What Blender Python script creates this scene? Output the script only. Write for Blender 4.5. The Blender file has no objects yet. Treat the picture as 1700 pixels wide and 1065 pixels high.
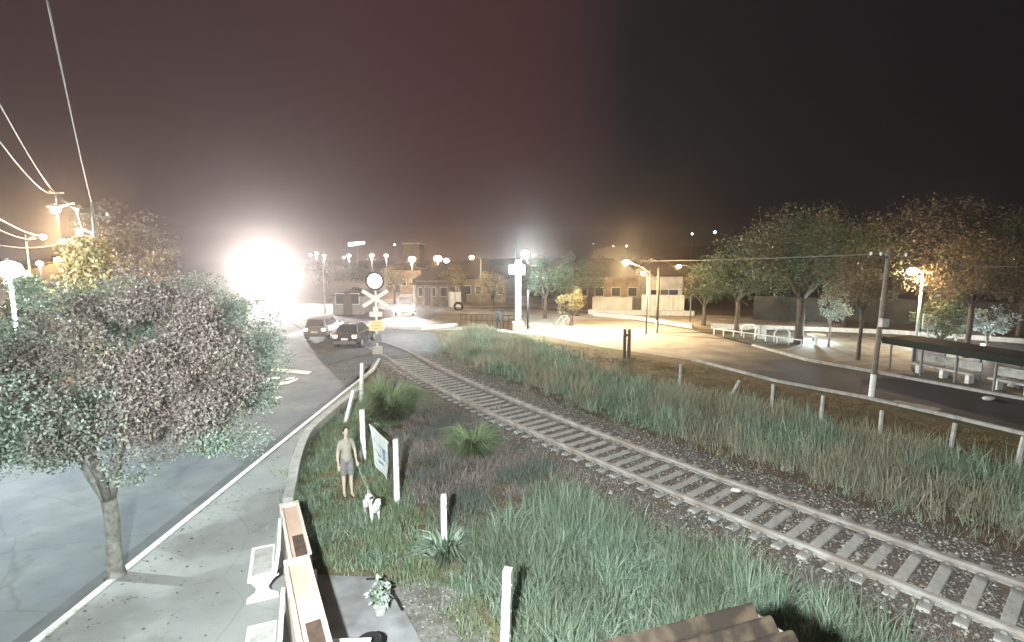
import bpy, math, random
import numpy as np
from mathutils import Vector, Matrix, Euler
R = math.radians
rnd = random.Random(7)
scene = bpy.context.scene
C = scene.collection
# ------------------------------------------------------------------ camera
F, CX, CY, H = 850.0, 850.0, 532.5, 5.87
PITCH = math.atan((CY - 425.0) / F)
cam_d = bpy.data.cameras.new('camera'); cam = bpy.data.objects.new('camera', cam_d); C.objects.link(cam)
cam_d.sensor_width = 36; cam_d.lens = 36 * F / 1700; cam_d.clip_end = 2000; cam_d.clip_start = 0.05
cam.location = (0, 0, H); cam.rotation_euler = (math.pi/2 - PITCH, 0, 0)
scene.camera = cam
scene.view_settings.view_transform = 'Standard'; scene.view_settings.look = 'None'
scene.view_settings.exposure = 0.0; scene.view_settings.gamma = 1.0
cy = scene.cycles
cy.max_bounces = 4; cy.diffuse_bounces = 2; cy.glossy_bounces = 2; cy.transmission_bounces = 2
cy.volume_bounces = 0; cy.transparent_max_bounces = 8; cy.sample_clamp_indirect = 2.0
cy.use_denoising = True; cy.caustics_reflective = False; cy.caustics_refractive = False

def ray(px, py):
    a, b, c = (px - CX)/F, 1.0, (CY - py)/F
    cp, sp = math.cos(PITCH), math.sin(PITCH)
    return Vector((a, b*cp + c*sp, -b*sp + c*cp))
def at(px, py, z=0.0):
    d = ray(px, py); t = (z - H)/d.z
    return Vector((d.x*t, d.y*t, z))
def atY(px, py, Y):
    d = ray(px, py); t = Y/d.y
    return Vector((d.x*t, Y, H + d.z*t))

# ------------------------------------------------------------------ world: night sky, city glow to the left
w = bpy.data.worlds.new('World'); scene.world = w; w.use_nodes = True
nt = w.node_tree; nt.nodes.clear()
o_ = nt.nodes.new('ShaderNodeOutputWorld'); bg = nt.nodes.new('ShaderNodeBackground')
tc = nt.nodes.new('ShaderNodeTexCoord'); sx = nt.nodes.new('ShaderNodeSeparateXYZ')
nt.links.new(tc.outputs['Generated'], sx.inputs[0])
rp = nt.nodes.new('ShaderNodeValToRGB'); mp = nt.nodes.new('ShaderNodeMapRange')
mp.inputs['From Min'].default_value = -0.8; mp.inputs['From Max'].default_value = 0.8
nz = nt.nodes.new('ShaderNodeTexNoise'); nz.inputs['Scale'].default_value = 2.2; nz.inputs['Detail'].default_value = 4
nt.links.new(tc.outputs['Generated'], nz.inputs['Vector'])
ad = nt.nodes.new('ShaderNodeMath'); ad.operation = 'MULTIPLY_ADD'; ad.inputs[1].default_value = 0.12
nt.links.new(nz.outputs['Fac'], ad.inputs[0]); nt.links.new(sx.outputs['X'], ad.inputs[2])
sb = nt.nodes.new('ShaderNodeMath'); sb.operation = 'SUBTRACT'; sb.inputs[1].default_value = 0.06
nt.links.new(ad.outputs[0], sb.inputs[0])
nt.links.new(sb.outputs[0], mp.inputs['Value']); nt.links.new(mp.outputs[0], rp.inputs[0])
cr = rp.color_ramp
cr.elements[0].position = 0.0; cr.elements[0].color = (.052, .030, .033, 1)
cr.elements[1].position = 1.0; cr.elements[1].color = (.010, .010, .0105, 1)
for p, c in ((.32, (.080, .040, .042)), (.50, (.074, .033, .035)), (.565, (.056, .028, .030)), (.63, (.018, .0165, .017))):
    e = cr.elements.new(p); e.color = (*c, 1)
nt.links.new(rp.outputs[0], bg.inputs['Color']); bg.inputs['Strength'].default_value = .8
nt.links.new(bg.outputs[0], o_.inputs[0])

# ------------------------------------------------------------------ materials
def nd(t, k, **kw):
    n = t.nodes.new(k)
    for a, b in kw.items(): setattr(n, a, b)
    return n
MATS = {}
def mat(name, col, rough=.8, var=.25, scale=6., bump=0., bscale=40., metal=0., col2=None, s2=1.2, thr=(.45, .6), spec=.3):
    if name in MATS: return MATS[name]
    m = bpy.data.materials.new(name); m.use_nodes = True; t = m.node_tree
    b = t.nodes['Principled BSDF']; b.inputs['Roughness'].default_value = rough; b.inputs['Metallic'].default_value = metal
    b.inputs['Specular IOR Level'].default_value = spec
    tc = nd(t, 'ShaderNodeTexCoord'); n1 = nd(t, 'ShaderNodeTexNoise'); n1.inputs['Scale'].default_value = scale; n1.inputs['Detail'].default_value = 6
    t.links.new(tc.outputs['Object'], n1.inputs['Vector'])
    r = nd(t, 'ShaderNodeValToRGB'); t.links.new(n1.outputs['Fac'], r.inputs[0])
    r.color_ramp.elements[0].position = .3; r.color_ramp.elements[1].position = .7
    r.color_ramp.elements[0].color = (*[c*(1-var) for c in col], 1); r.color_ramp.elements[1].color = (*[min(1, c*(1+var)) for c in col], 1)
    out = r.outputs[0]
    if col2:
        n2 = nd(t, 'ShaderNodeTexNoise'); n2.inputs['Scale'].default_value = s2; n2.inputs['Detail'].default_value = 5
        t.links.new(tc.outputs['Object'], n2.inputs['Vector'])
        m2 = nd(t, 'ShaderNodeMapRange'); m2.inputs['From Min'].default_value = thr[0]; m2.inputs['From Max'].default_value = thr[1]
        t.links.new(n2.outputs['Fac'], m2.inputs['Value'])
        mx = nd(t, 'ShaderNodeMix', data_type='RGBA'); t.links.new(m2.outputs[0], mx.inputs['Factor'])
        t.links.new(out, mx.inputs['A'])
        mu = nd(t, 'ShaderNodeMix', data_type='RGBA', blend_type='MULTIPLY'); mu.inputs['Factor'].default_value = 1
        r2 = nd(t, 'ShaderNodeMapRange'); r2.inputs['To Min'].default_value = 1-var; r2.inputs['To Max'].default_value = 1+var
        t.links.new(n1.outputs['Fac'], r2.inputs['Value'])
        mu.inputs['A'].default_value = (*col2, 1); t.links.new(r2.outputs[0], mu.inputs['B'])
        t.links.new(mu.outputs['Result'], mx.inputs['B']); out = mx.outputs['Result']
    t.links.new(out, b.inputs['Base Color'])
    if bump:
        n3 = nd(t, 'ShaderNodeTexNoise'); n3.inputs['Scale'].default_value = bscale; n3.inputs['Detail'].default_value = 5
        t.links.new(tc.outputs['Object'], n3.inputs['Vector'])
        bp = nd(t, 'ShaderNodeBump'); bp.inputs['Strength'].default_value = bump; bp.inputs['Distance'].default_value = .03
        t.links.new(n3.outputs['Fac'], bp.inputs['Height']); t.links.new(bp.outputs[0], b.inputs['Normal'])
    MATS[name] = m; return m
def crack(m, scale, dark=.55, wid=.012, stain=.7):
    t = m.node_tree; b = t.nodes['Principled BSDF']; src = b.inputs['Base Color'].links[0].from_socket
    tc = nd(t, 'ShaderNodeTexCoord'); n = nd(t, 'ShaderNodeTexNoise'); n.inputs['Scale'].default_value = scale*1.5; n.inputs['Detail'].default_value = 4
    t.links.new(tc.outputs['Object'], n.inputs['Vector'])
    mxv = nd(t, 'ShaderNodeMix', data_type='VECTOR'); mxv.inputs['Factor'].default_value = .25
    t.links.new(tc.outputs['Object'], mxv.inputs['A']); t.links.new(n.outputs['Color'], mxv.inputs['B'])
    v = nd(t, 'ShaderNodeTexVoronoi', feature='DISTANCE_TO_EDGE'); v.inputs['Scale'].default_value = scale; t.links.new(mxv.outputs['Result'], v.inputs['Vector'])
    mr = nd(t, 'ShaderNodeMapRange'); mr.inputs['From Min'].default_value = 0; mr.inputs['From Max'].default_value = wid; mr.inputs['To Min'].default_value = dark
    t.links.new(v.outputs['Distance'], mr.inputs['Value'])
    n2 = nd(t, 'ShaderNodeTexNoise'); n2.inputs['Scale'].default_value = 2.3; n2.inputs['Detail'].default_value = 8; n2.inputs['Roughness'].default_value = .7; t.links.new(tc.outputs['Object'], n2.inputs['Vector'])
    m2 = nd(t, 'ShaderNodeMapRange'); m2.inputs['From Min'].default_value = .55; m2.inputs['From Max'].default_value = .68; m2.inputs['To Min'].default_value = 1; m2.inputs['To Max'].default_value = stain
    t.links.new(n2.outputs['Fac'], m2.inputs['Value'])
    n3 = nd(t, 'ShaderNodeTexNoise'); n3.inputs['Scale'].default_value = 90; n3.inputs['Detail'].default_value = 2; t.links.new(tc.outputs['Object'], n3.inputs['Vector'])
    m3 = nd(t, 'ShaderNodeMapRange'); m3.inputs['To Min'].default_value = .6; m3.inputs['To Max'].default_value = 1.4; t.links.new(n3.outputs['Fac'], m3.inputs['Value'])
    a = nd(t, 'ShaderNodeMath', operation='MULTIPLY'); t.links.new(mr.outputs[0], a.inputs[0]); t.links.new(m2.outputs[0], a.inputs[1])
    a2 = nd(t, 'ShaderNodeMath', operation='MULTIPLY'); t.links.new(a.outputs[0], a2.inputs[0]); t.links.new(m3.outputs[0], a2.inputs[1])
    mu = nd(t, 'ShaderNodeMix', data_type='RGBA', blend_type='MULTIPLY'); mu.inputs['Factor'].default_value = 1
    t.links.new(src, mu.inputs['A']); t.links.new(a2.outputs[0], mu.inputs['B']); t.links.new(mu.outputs['Result'], b.inputs['Base Color'])
def leafmat(name, cols, patch=None, pscale=.5, thr=(.45, .58), rough=.55, transl=.25):
    """per-leaf random colour; optional second palette in large noise patches"""
    if name in MATS: return MATS[name]
    m = bpy.data.materials.new(name); m.use_nodes = True; t = m.node_tree
    b = t.nodes['Principled BSDF']; b.inputs['Roughness'].default_value = rough; b.inputs['Specular IOR Level'].default_value = .35
    g = nd(t, 'ShaderNodeNewGeometry')
    def ramp(cs):
        r = nd(t, 'ShaderNodeValToRGB'); r.color_ramp.interpolation = 'LINEAR'
        r.color_ramp.elements[0].color = (*cs[0], 1); r.color_ramp.elements[1].color = (*cs[-1], 1)
        for i, c in enumerate(cs[1:-1]):
            e = r.color_ramp.elements.new((i+1)/(len(cs)-1)); e.color = (*c, 1)
        t.links.new(g.outputs['Random Per Island'], r.inputs[0]); return r.outputs[0]
    out = ramp(cols)
    if patch:
        tc = nd(t, 'ShaderNodeTexCoord'); n = nd(t, 'ShaderNodeTexNoise'); n.inputs['Scale'].default_value = pscale; n.inputs['Detail'].default_value = 3
        t.links.new(tc.outputs['Object'], n.inputs['Vector'])
        mr = nd(t, 'ShaderNodeMapRange'); mr.inputs['From Min'].default_value = thr[0]; mr.inputs['From Max'].default_value = thr[1]
        t.links.new(n.outputs['Fac'], mr.inputs['Value'])
        mx = nd(t, 'ShaderNodeMix', data_type='RGBA'); t.links.new(mr.outputs[0], mx.inputs['Factor'])
        t.links.new(out, mx.inputs['A']); t.links.new(ramp(patch), mx.inputs['B']); out = mx.outputs['Result']
    t.links.new(out, b.inputs['Base Color'])
    tr = nd(t, 'ShaderNodeBsdfTranslucent'); t.links.new(out, tr.inputs['Color'])
    ms = nd(t, 'ShaderNodeMixShader'); ms.inputs[0].default_value = transl
    t.links.new(b.outputs[0], ms.inputs[1]); t.links.new(tr.outputs[0], ms.inputs[2])
    t.links.new(ms.outputs[0], t.nodes['Material Output'].inputs['Surface'])
    MATS[name] = m; return m
def emit(name, col, s):
    if name in MATS: return MATS[name]
    m = bpy.data.materials.new(name); m.use_nodes = True; b = m.node_tree.nodes['Principled BSDF']
    b.inputs['Base Color'].default_value = (*[min(1, c) for c in col], 1)
    b.inputs['Emission Color'].default_value = (*col, 1); b.inputs['Emission Strength'].default_value = s
    MATS[name] = m; return m

M_ground = mat('dry_soil', (.17, .125, .08), .95, .35, 3., .6, 25., col2=(.12, .11, .06), s2=.35, thr=(.42, .6))
M_asph = mat('asphalt', (.17, .18, .19), .85, .18, 1.3, .25, 120., col2=(.125, .14, .165), s2=.35, thr=(.4, .62))
M_asph2 = mat('dark_asphalt', (.085, .08, .085), .6, .25, 1.0, .25, 120.)
M_dust = mat('dusty_road', (.34, .30, .25), .9, .2, .8, .3, 60., col2=(.24, .21, .17), s2=.3)
M_pave = mat('pavement', (.33, .33, .325), .9, .08, .9, .12, 70., col2=(.285, .29, .29), s2=.5, thr=(.4, .7))
M_gutter = mat('gutter', (.11, .115, .12), .9, .2, 2., .2, 60.)
M_plaza = mat('plaza_concrete', (.17, .155, .135), .9, .2, 1.5, .1, 50., col2=(.12, .11, .09))
M_white = mat('white_paint', (.78, .78, .76), .6, .12, 8., .05, 60., col2=(.45, .44, .42), s2=9., thr=(.6, .75))
M_worn = mat('worn_road_paint', (.82, .82, .80), .8, .12, 14.)
M_conc = mat('concrete', (.42, .41, .39), .9, .18, 5., .25, 60., col2=(.26, .25, .24), s2=4., thr=(.55, .75))
M_salmon = mat('salmon_plaster', (.66, .46, .37), .8, .08, 3., .1, 80.)
M_cream = mat('cream_plaster', (.74, .66, .58), .8, .08, 3., .1, 80.)
M_recess = mat('recess_shade', (.10, .065, .05), .9, .3, 8.)
M_rail = mat('rail_steel', (.37, .35, .335), .75, .22, 5., .1, 40., metal=.0, spec=.25, col2=(.28, .24, .215), s2=2.5)
M_sleep = mat('concrete_sleeper', (.40, .385, .37), .9, .22, 4., .3, 50., col2=(.22, .20, .19), s2=2.6, thr=(.5, .7))
M_ball = mat('ballast_bed', (.15, .135, .125), .95, .45, 14., 1., 30., col2=(.17, .125, .10), s2=.8)
M_stone = leafmat('ballast_stone', [(.09, .085, .08), (.18, .17, .16), (.25, .23, .21), (.13, .11, .095), (.5, .47, .44)], transl=0.02, rough=.9)
M_dirt = mat('rusty_dirt', (.15, .105, .08), .95, .4, 8., .8, 30.)
M_metal = mat('galvanised_metal', (.20, .20, .20), .5, .1, 8., metal=.5)
M_dark = mat('dark_metal', (.03, .03, .032), .5, .2, 8.)
M_black = mat('black_paint', (.015, .015, .015), .5, .1, 8.)
M_wood = mat('weathered_wood', (.12, .095, .075), .9, .3, 10., .4, 40.)
M_bark = mat('bark', (.24, .23, .21), .95, .35, 9., .8, 22., col2=(.36, .35, .33), s2=5., thr=(.5, .65))
M_barkd = mat('dark_bark', (.085, .065, .05), .95, .35, 9., .8, 22.)
M_pglass = mat('window_glass', (.03, .035, .04), .12, .1, 2., spec=.8)

crack(M_asph, .55, .8, .010, .80); crack(M_pave, .42, .84, .006, .84); crack(M_asph2, .4, .6, .02, .8); crack(M_conc, 1.1, .75, .006, .7); crack(M_white, 2.3, .8, .004, .78); crack(M_cream, 1.6, .75, .004, .75); crack(M_salmon, 1.9, .8, .004, .8)
# ------------------------------------------------------------------ mesh builder
class MB:
    def __init__(s): s.v = []; s.f = []
    def add(s, vs, fs):
        n = len(s.v); s.v += [tuple(v) for v in vs]; s.f += [tuple(i+n for i in f) for f in fs]; return s
    def box(s, c, d, rz=0., rx=0., ry=0., taper=1.):
        m = Euler((rx, ry, rz)).to_matrix(); c = Vector(c); hx, hy, hz = d[0]/2, d[1]/2, d[2]/2
        vs = [c + m @ Vector((x*hx*(taper if z > 0 else 1), y*hy*(taper if z > 0 else 1), z*hz)) for z in (-1, 1) for x, y in ((-1, -1), (1, -1), (1, 1), (-1, 1))]
        return s.add(vs, [(3, 2, 1, 0), (4, 5, 6, 7), (0, 1, 5, 4), (1, 2, 6, 5), (2, 3, 7, 6), (3, 0, 4, 7)])
    def tube(s, pts, rad, n=8, caps=True):
        pts = [Vector(p) for p in pts]
        if not isinstance(rad, (list, tuple)): rad = [rad]*len(pts)
        rings = []; prev = None
        for i, p in enumerate(pts):
            a = pts[max(0, i-1)]; b = pts[min(len(pts)-1, i+1)]; t = (b-a)
            t = t.normalized() if t.length > 1e-9 else Vector((0, 0, 1))
            if prev is None:
                u = t.orthogonal().normalized()
            else:
                u = prev - t*prev.dot(t)
                u = u.normalized() if u.length > 1e-6 else t.orthogonal().normalized()
            prev = u; v = t.cross(u)
            rings.append([p + (u*math.cos(2*math.pi*k/n) + v*math.sin(2*math.pi*k/n))*rad[i] for k in range(n)])
        vs = [q for r in rings for q in r]; fs = []
        for i in range(len(pts)-1):
            for k in range(n):
                k2 = (k+1) % n; fs.append((i*n+k, i*n+k2, (i+1)*n+k2, (i+1)*n+k))
        if caps: fs.append(tuple(reversed(range(n)))); fs.append(tuple((len(pts)-1)*n+k for k in range(n)))
        return s.add(vs, fs)
    def cyl(s, p0, p1, r0, r1=None, n=12): return s.tube([p0, p1], [r0, r0 if r1 is None else r1], n)
    def ball(s, c, r, nu=12, nv=8, rot=None):
        c = Vector(c); r = Vector(r) if isinstance(r, (tuple, list)) else Vector((r, r, r)); vs = []; fs = []
        for j in range(nv+1):
            th = math.pi*j/nv
            for i in range(nu):
                ph = 2*math.pi*i/nu; q = Vector((r.x*math.sin(th)*math.cos(ph), r.y*math.sin(th)*math.sin(ph), r.z*math.cos(th)))
                if rot: q = rot @ q
                vs.append(c+q)
        for j in range(nv):
            for i in range(nu):
                i2 = (i+1) % nu; fs.append((j*nu+i, (j+1)*nu+i, (j+1)*nu+i2, j*nu+i2))
        return s.add(vs, fs)
    def prism(s, poly, z0, z1):
        n = len(poly)
        a = sum(poly[i][0]*poly[(i+1) % n][1]-poly[(i+1) % n][0]*poly[i][1] for i in range(n))
        if a < 0: poly = poly[::-1]
        vs = [(p[0], p[1], z0) for p in poly]+[(p[0], p[1], z1) for p in poly]
        return s.add(vs, [tuple(range(n-1, -1, -1)), tuple(range(n, 2*n))]+[(i, (i+1) % n, n+(i+1) % n, n+i) for i in range(n)])
    def extr(s, poly, y0, y1, M=None):
        """polygon in x,z extruded along y"""
        n = len(poly); vs = [Vector((p[0], y0, p[1])) for p in poly]+[Vector((p[0], y1, p[1])) for p in poly]
        if M: vs = [M @ v for v in vs]
        return s.add(vs, [tuple(range(n)), tuple(range(2*n-1, n-1, -1))]+[(i, n+i, n+(i+1) % n, (i+1) % n) for i in range(n)])
    def sheet(s, poly, z):
        n = len(poly); a = sum(poly[i][0]*poly[(i+1) % n][1]-poly[(i+1) % n][0]*poly[i][1] for i in range(n))
        if a < 0: poly = poly[::-1]
        return s.add([(p[0], p[1], z) for p in poly], [tuple(range(n))])
    def ribbon(s, pts, wid, z0, z1, zbase=True):
        """box-section strip along an xy polyline"""
        P = [Vector((p[0], p[1])) for p in pts]; L = []; Rr = []
        for i in range(len(P)):
            t = (P[min(i+1, len(P)-1)]-P[max(i-1, 0)]).normalized(); nn = Vector((-t.y, t.x))
            L.append(P[i]+nn*wid/2); Rr.append(P[i]-nn*wid/2)
        n = len(P); vs = []
        for i in range(n): vs += [(L[i].x, L[i].y, z0), (L[i].x, L[i].y, z1), (Rr[i].x, Rr[i].y, z1), (Rr[i].x, Rr[i].y, z0)]
        fs = []
        for i in range(n-1):
            for k in range(4):
                k2 = (k+1) % 4; fs.append((4*i+k, 4*i+k2, 4*i+4+k2, 4*i+4+k))
        fs += [(0, 3, 2, 1), (4*n-4, 4*n-3, 4*n-2, 4*n-1)]
        return s.add(vs, fs)
    def build(s, name, m, parent=None, smooth=False, bevel=0., loc=None, rz=0.):
        me = bpy.data.meshes.new(name); me.from_pydata(s.v, [], s.f); me.update(); me.materials.append(m)
        if smooth: me.polygons.foreach_set('use_smooth', [True]*len(me.polygons))
        o = bpy.data.objects.new(name, me); C.objects.link(o)
        if parent: o.parent = parent
        if loc is not None: o.location = loc
        if rz: o.rotation_euler = (0, 0, rz)
        if bevel:
            b = o.modifiers.new('bevel', 'BEVEL'); b.width = bevel; b.segments = 2; b.limit_method = 'ANGLE'
        return o
def npmesh(name, V, Fq, m, parent=None, loc=None):
    """V (n,3), Fq (m,k)"""
    me = bpy.data.meshes.new(name); k = Fq.shape[1]
    me.vertices.add(len(V)); me.vertices.foreach_set('co', V.astype(np.float32).ravel())
    me.loops.add(Fq.size); me.loops.foreach_set('vertex_index', Fq.astype(np.int32).ravel())
    me.polygons.add(len(Fq)); me.polygons.foreach_set('loop_start', np.arange(0, Fq.size, k, dtype=np.int32))
    me.update(calc_edges=True); me.validate(); me.materials.append(m)
    o = bpy.data.objects.new(name, me); C.objects.link(o)
    if parent: o.parent = parent
    if loc is not None: o.location = loc
    return o
def tag(o, label, cat, group=None):
    o['label'] = label; o['category'] = cat
    if group: o['group'] = group
    return o
def thing(name, label, cat, loc=(0, 0, 0), rz=0., group=None):
    o = bpy.data.objects.new(name, None); C.objects.link(o); o.location = loc; o.rotation_euler = (0, 0, rz)
    o.empty_display_size = .2
    return tag(o, label, cat, group)
def struct(o, kind='structure'): o['kind'] = kind; return o
def dup(root, loc=None, rz=None, label=None):
    r = root.copy(); C.objects.link(r)
    if loc is not None: r.location = loc
    if rz is not None: r.rotation_euler = (0, 0, rz)
    if label: r['label'] = label
    for ch in list(root.children):
        c = ch.copy(); C.objects.link(c); c.parent = r
        for g in ch.children:
            d = g.copy(); C.objects.link(d); d.parent = c
    return r
def lamp(name, loc, power, col=(1, 1, 1), radius=.15, parent=None, spot=None, target=None, blend=.5):
    l = bpy.data.lights.new(name, 'SPOT' if spot else 'POINT'); l.energy = power; l.color = col; l.shadow_soft_size = radius
    if spot: l.spot_size = R(spot); l.spot_blend = blend
    o = bpy.data.objects.new(name, l); C.objects.link(o); o.location = loc
    if target is not None: o.rotation_euler = (Vector(target)-Vector(loc)).to_track_quat('-Z', 'Y').to_euler()
    if parent: o.parent = parent
    return o

# ------------------------------------------------------------------ track geometry
near = [(675,611),(813,680),(910,728),(1040,780),(1083,797),(1300,891),(1400,931),(1700,1037)]
far = [(640,567),(705,593),(826,652),(964,706),(1100,755),(1187,788),(1300,826),(1400,867),(1700,957)]
RT = .16
NP = np.array([at(*p, RT)[:2] for p in near]); FP = np.array([at(*p, RT)[:2] for p in far])
def fit(P, Y): return np.polyval(np.polyfit(P[:, 1], P[:, 0], 3), Y)
ctrl = []
ys = [30, 26, 22, 18, 14, 11, 9]
cn = np.polyfit(NP[:, 1], NP[:, 0], 2); cf = np.polyfit(FP[:, 1], FP[:, 0], 2)
for Y in ys:
    # centre = midway between the two rails measured across the track
    ctrl.append(((np.polyval(cn, Y)+np.polyval(cf, Y))/2, Y))
d0 = Vector(ctrl[-1])-Vector(ctrl[-2]); d0.normalize()
ctrl += [tuple(Vector(ctrl[-1])+d0*3), tuple(Vector(ctrl[-1])+d0*8)]
TR = atY(440, 470, 66)  # where the train's nose stands
TRX = TR.x
ctrl = [(TRX-30, 112), (TRX-13.5, 88), (TRX, 66), (-20.1, 49.5), (-12.7, 38.5)]+ctrl
def catmull(P, step=.25):
    P = [Vector(p) for p in P]; P = [P[0]*2-P[1]]+P+[P[-1]*2-P[-2]]; out = []
    for i in range(1, len(P)-2):
        n = max(2, int((P[i+1]-P[i]).length/step))
        for k in range(n):
            t = k/n
            out.append(.5*((2*P[i])+(P[i+1]-P[i-1])*t+(2*P[i-1]-5*P[i]+4*P[i+1]-P[i+2])*t*t+(3*P[i]-P[i-1]-3*P[i+1]+P[i+2])*t**3))
    out.append(P[-2]); return out
TC = catmull(ctrl)
for _ in range(40):
    TC = [TC[0]]+[(TC[i-1]+TC[i]*2+TC[i+1])/4 for i in range(1, len(TC)-1)]+[TC[-1]]
def offs(P, d):
    o = []
    for i in range(len(P)):
        t = (P[min(i+1, len(P)-1)]-P[max(i-1, 0)]).normalized(); o.append(P[i]+Vector((-t.y, t.x))*d)
    return o
TCn = np.array([[p.x, p.y] for p in TC])
def track_dist(x, y): return np.sqrt(((TCn-np.array([x, y]))**2).sum(1)).min()

# ------------------------------------------------------------------ ground and roads
KX = -7.2
def P2(l, z=0.): return [at(*p, z)[:] for p in l]
g = MB(); N = 90
xs = np.linspace(-1, 1, N); ax = np.sign(xs)*np.abs(xs)**2.2
vs = [(ax[i]*420, 170+ax[j]*260 if False else (-25+ (j/(N-1))**2.2*480), 0) for j in range(N) for i in range(N)]
fs = [(j*N+i, j*N+i+1, (j+1)*N+i+1, (j+1)*N+i) for j in range(N-1) for i in range(N-1)]
struct(g.add(vs, fs).build('ground', M_ground))
# hills behind
hv = []; hf = []; nx = 90
for j in range(12):
    for i in range(nx):
        x = -520+1040*i/(nx-1); y = 330+j*12
        base = 17+9*math.sin(x*.011+1.2)+6*math.sin(x*.031)+3*math.sin(x*.08+2)
        base *= min(1, max(.2, (x-10)/150))
        hv.append((x, y, -1+base*math.sin(math.pi*min(1, j/11*.9+.02))))
hf = [(j*nx+i, j*nx+i+1, (j+1)*nx+i+1, (j+1)*nx+i) for j in range(11) for i in range(nx-1)]
struct(MB().add(hv, hf).build('hills', mat('hill_scrub', (.035, .035, .028), .95, .4, .08, 1., .5), smooth=True))
# left street: straight along +Y; asphalt sheet
road_poly = [(KX-.42, -12), (KX-.42, 29.5), (KX-.2, 110), (-15.6, 110), (-15.6, -12)]
struct(MB().sheet(road_poly, .012).build('road', M_asph))
struct(MB().sheet([(KX-.02, -12), (KX-.02, 29), (KX-.45, 29.4), (KX-.45, -12)], .02).build('road_gutter', M_gutter))
# branch road right of the line: lamplit paleness painted in near the crossing, dark by the shelter
b_low = [(560,556),(700,549),(780,547),(900,556),(1000,576),(1150,598),(1290,634),(1440,662),(1570,691),(1700,722),(1950,792)]
b_up = [(1950,712),(1700,664),(1480,624),(1340,599),(1250,574),(1150,548),(1000,523),(870,511),(760,513),(560,521)]
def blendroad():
    m = mat('junction_lit_asphalt', (.34, .30, .25), .85, .2, .8, .3, 60.); t = m.node_tree; b = t.nodes['Principled BSDF']; src = b.inputs['Base Color'].links[0].from_socket
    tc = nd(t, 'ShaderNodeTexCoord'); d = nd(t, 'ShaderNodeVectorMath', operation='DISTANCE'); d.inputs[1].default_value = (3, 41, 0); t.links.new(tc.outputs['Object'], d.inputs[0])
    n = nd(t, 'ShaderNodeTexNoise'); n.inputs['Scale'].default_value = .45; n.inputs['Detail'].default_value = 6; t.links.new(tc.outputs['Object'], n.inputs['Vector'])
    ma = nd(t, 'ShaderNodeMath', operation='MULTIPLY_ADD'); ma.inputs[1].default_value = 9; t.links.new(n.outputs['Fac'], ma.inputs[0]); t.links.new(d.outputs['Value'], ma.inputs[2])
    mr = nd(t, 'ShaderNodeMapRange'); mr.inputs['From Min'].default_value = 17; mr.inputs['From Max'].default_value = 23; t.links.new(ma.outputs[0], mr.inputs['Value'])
    mx = nd(t, 'ShaderNodeMix', data_type='RGBA'); t.links.new(mr.outputs[0], mx.inputs['Factor']); t.links.new(src, mx.inputs['A']); mx.inputs['B'].default_value = (.075, .07, .078, 1)  # lamplight at the junction put into the road colour, fading with distance
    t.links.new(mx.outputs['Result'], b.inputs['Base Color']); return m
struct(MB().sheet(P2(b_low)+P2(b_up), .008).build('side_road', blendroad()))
# far street with white glare behind the railing
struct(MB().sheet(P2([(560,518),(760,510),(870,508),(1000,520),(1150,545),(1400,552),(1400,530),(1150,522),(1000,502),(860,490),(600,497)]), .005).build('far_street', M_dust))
# kerb along the branch road
kl = P2(b_low[5:]); ku = P2(b_up[:5])
struct(MB().ribbon(kl, .16, -.05, .12).build('kerb', M_conc)); struct(MB().ribbon(ku, .20, -.05, .13).build('kerb', M_conc))
plz = P2([(1950,712),(1700,664),(1480,624),(1340,599),(1250,574),(1200,560),(1260,545),(1400,548),(1700,560),(2000,590)])
struct(MB().sheet(plz, .10).build('plaza_pavement', M_plaza))
# pavement on our side of the street
PL = [(KX, -12), (KX, 8), (KX, 14), (KX, 20), (KX, 26), (-7.55, 28.6)]
Rpx = [(618,603),(608,622),(592,650),(550,684),(512,718),(500,742),(488,785),(479,832),(487,930),(500,1080)]
PRr = [at(*p, .1)[:2] for p in Rpx]
lastp = Vector(PRr[-1]); PRr += [(lastp.x+1.6, lastp.y-4.5), (lastp.x+3, lastp.y-12)]
struct(MB().sheet(PL+[tuple(p) for p in PRr], .10).build('pavement', M_pave))
struct(MB().ribbon([(KX+.02, y) for y in (-12, 5, 12, 20, 26)]+[(-7.53, 28.55)], .13, -.05, .125).build('kerb', M_white))
# low concrete edging wall on the right of the pavement
ew = [at(*p, .28)[:2] for p in [(597,643),(575,660),(550,680),(520,706),(508,722),(498,745),(490,772),(484,800),(478,828)]]
tag(MB().ribbon([tuple(p) for p in catmull(ew, .15)], .24, -.05, .30).build('edging_wall', M_conc, bevel=.02), 'low curved concrete edging wall between the footpath and the grass', 'wall')
# crossing deck
dk = [Vector(p) for p in [(-15.4, 36), (-15.3, 42), (-12.0, 42), (-7.5, 37.5), (-5.4, 31), (-7.6, 28.9), (-9.6, 29.6)]]; dc = sum(dk, Vector((0, 0)))/len(dk)
dko = [p+(p-dc).normalized()*2.4 for p in dk]; nk = len(dk)
MBd = MB().add([(p.x, p.y, RT-.035) for p in dk]+[(p.x, p.y, -.02) for p in dko], [tuple(range(nk-1, -1, -1))]+[(i, (i+1) % nk, nk+(i+1) % nk, nk+i) for i in range(nk)])
struct(MBd.build('crossing_deck', M_asph))
# ballast
struct(MB().ribbon([tuple(p) for p in TC], 4.3, -.05, .035).build('track_bed', M_ball))
struct(MB().ribbon([tuple(p) for p in offs(TC, 3.0) if p.y < 27], 2.6, -.05, .02).build('dirt_strip', M_dirt))
struct(MB().sheet(P2([(650,958),(700,955),(760,975),(810,1040),(830,1160),(640,1160)]), .012).build('gravel_patch', mat('grey_soil', (.20, .19, .18), .95, .35, 9., .8, 40., col2=(.13, .12, .10), s2=2.)))
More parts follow.
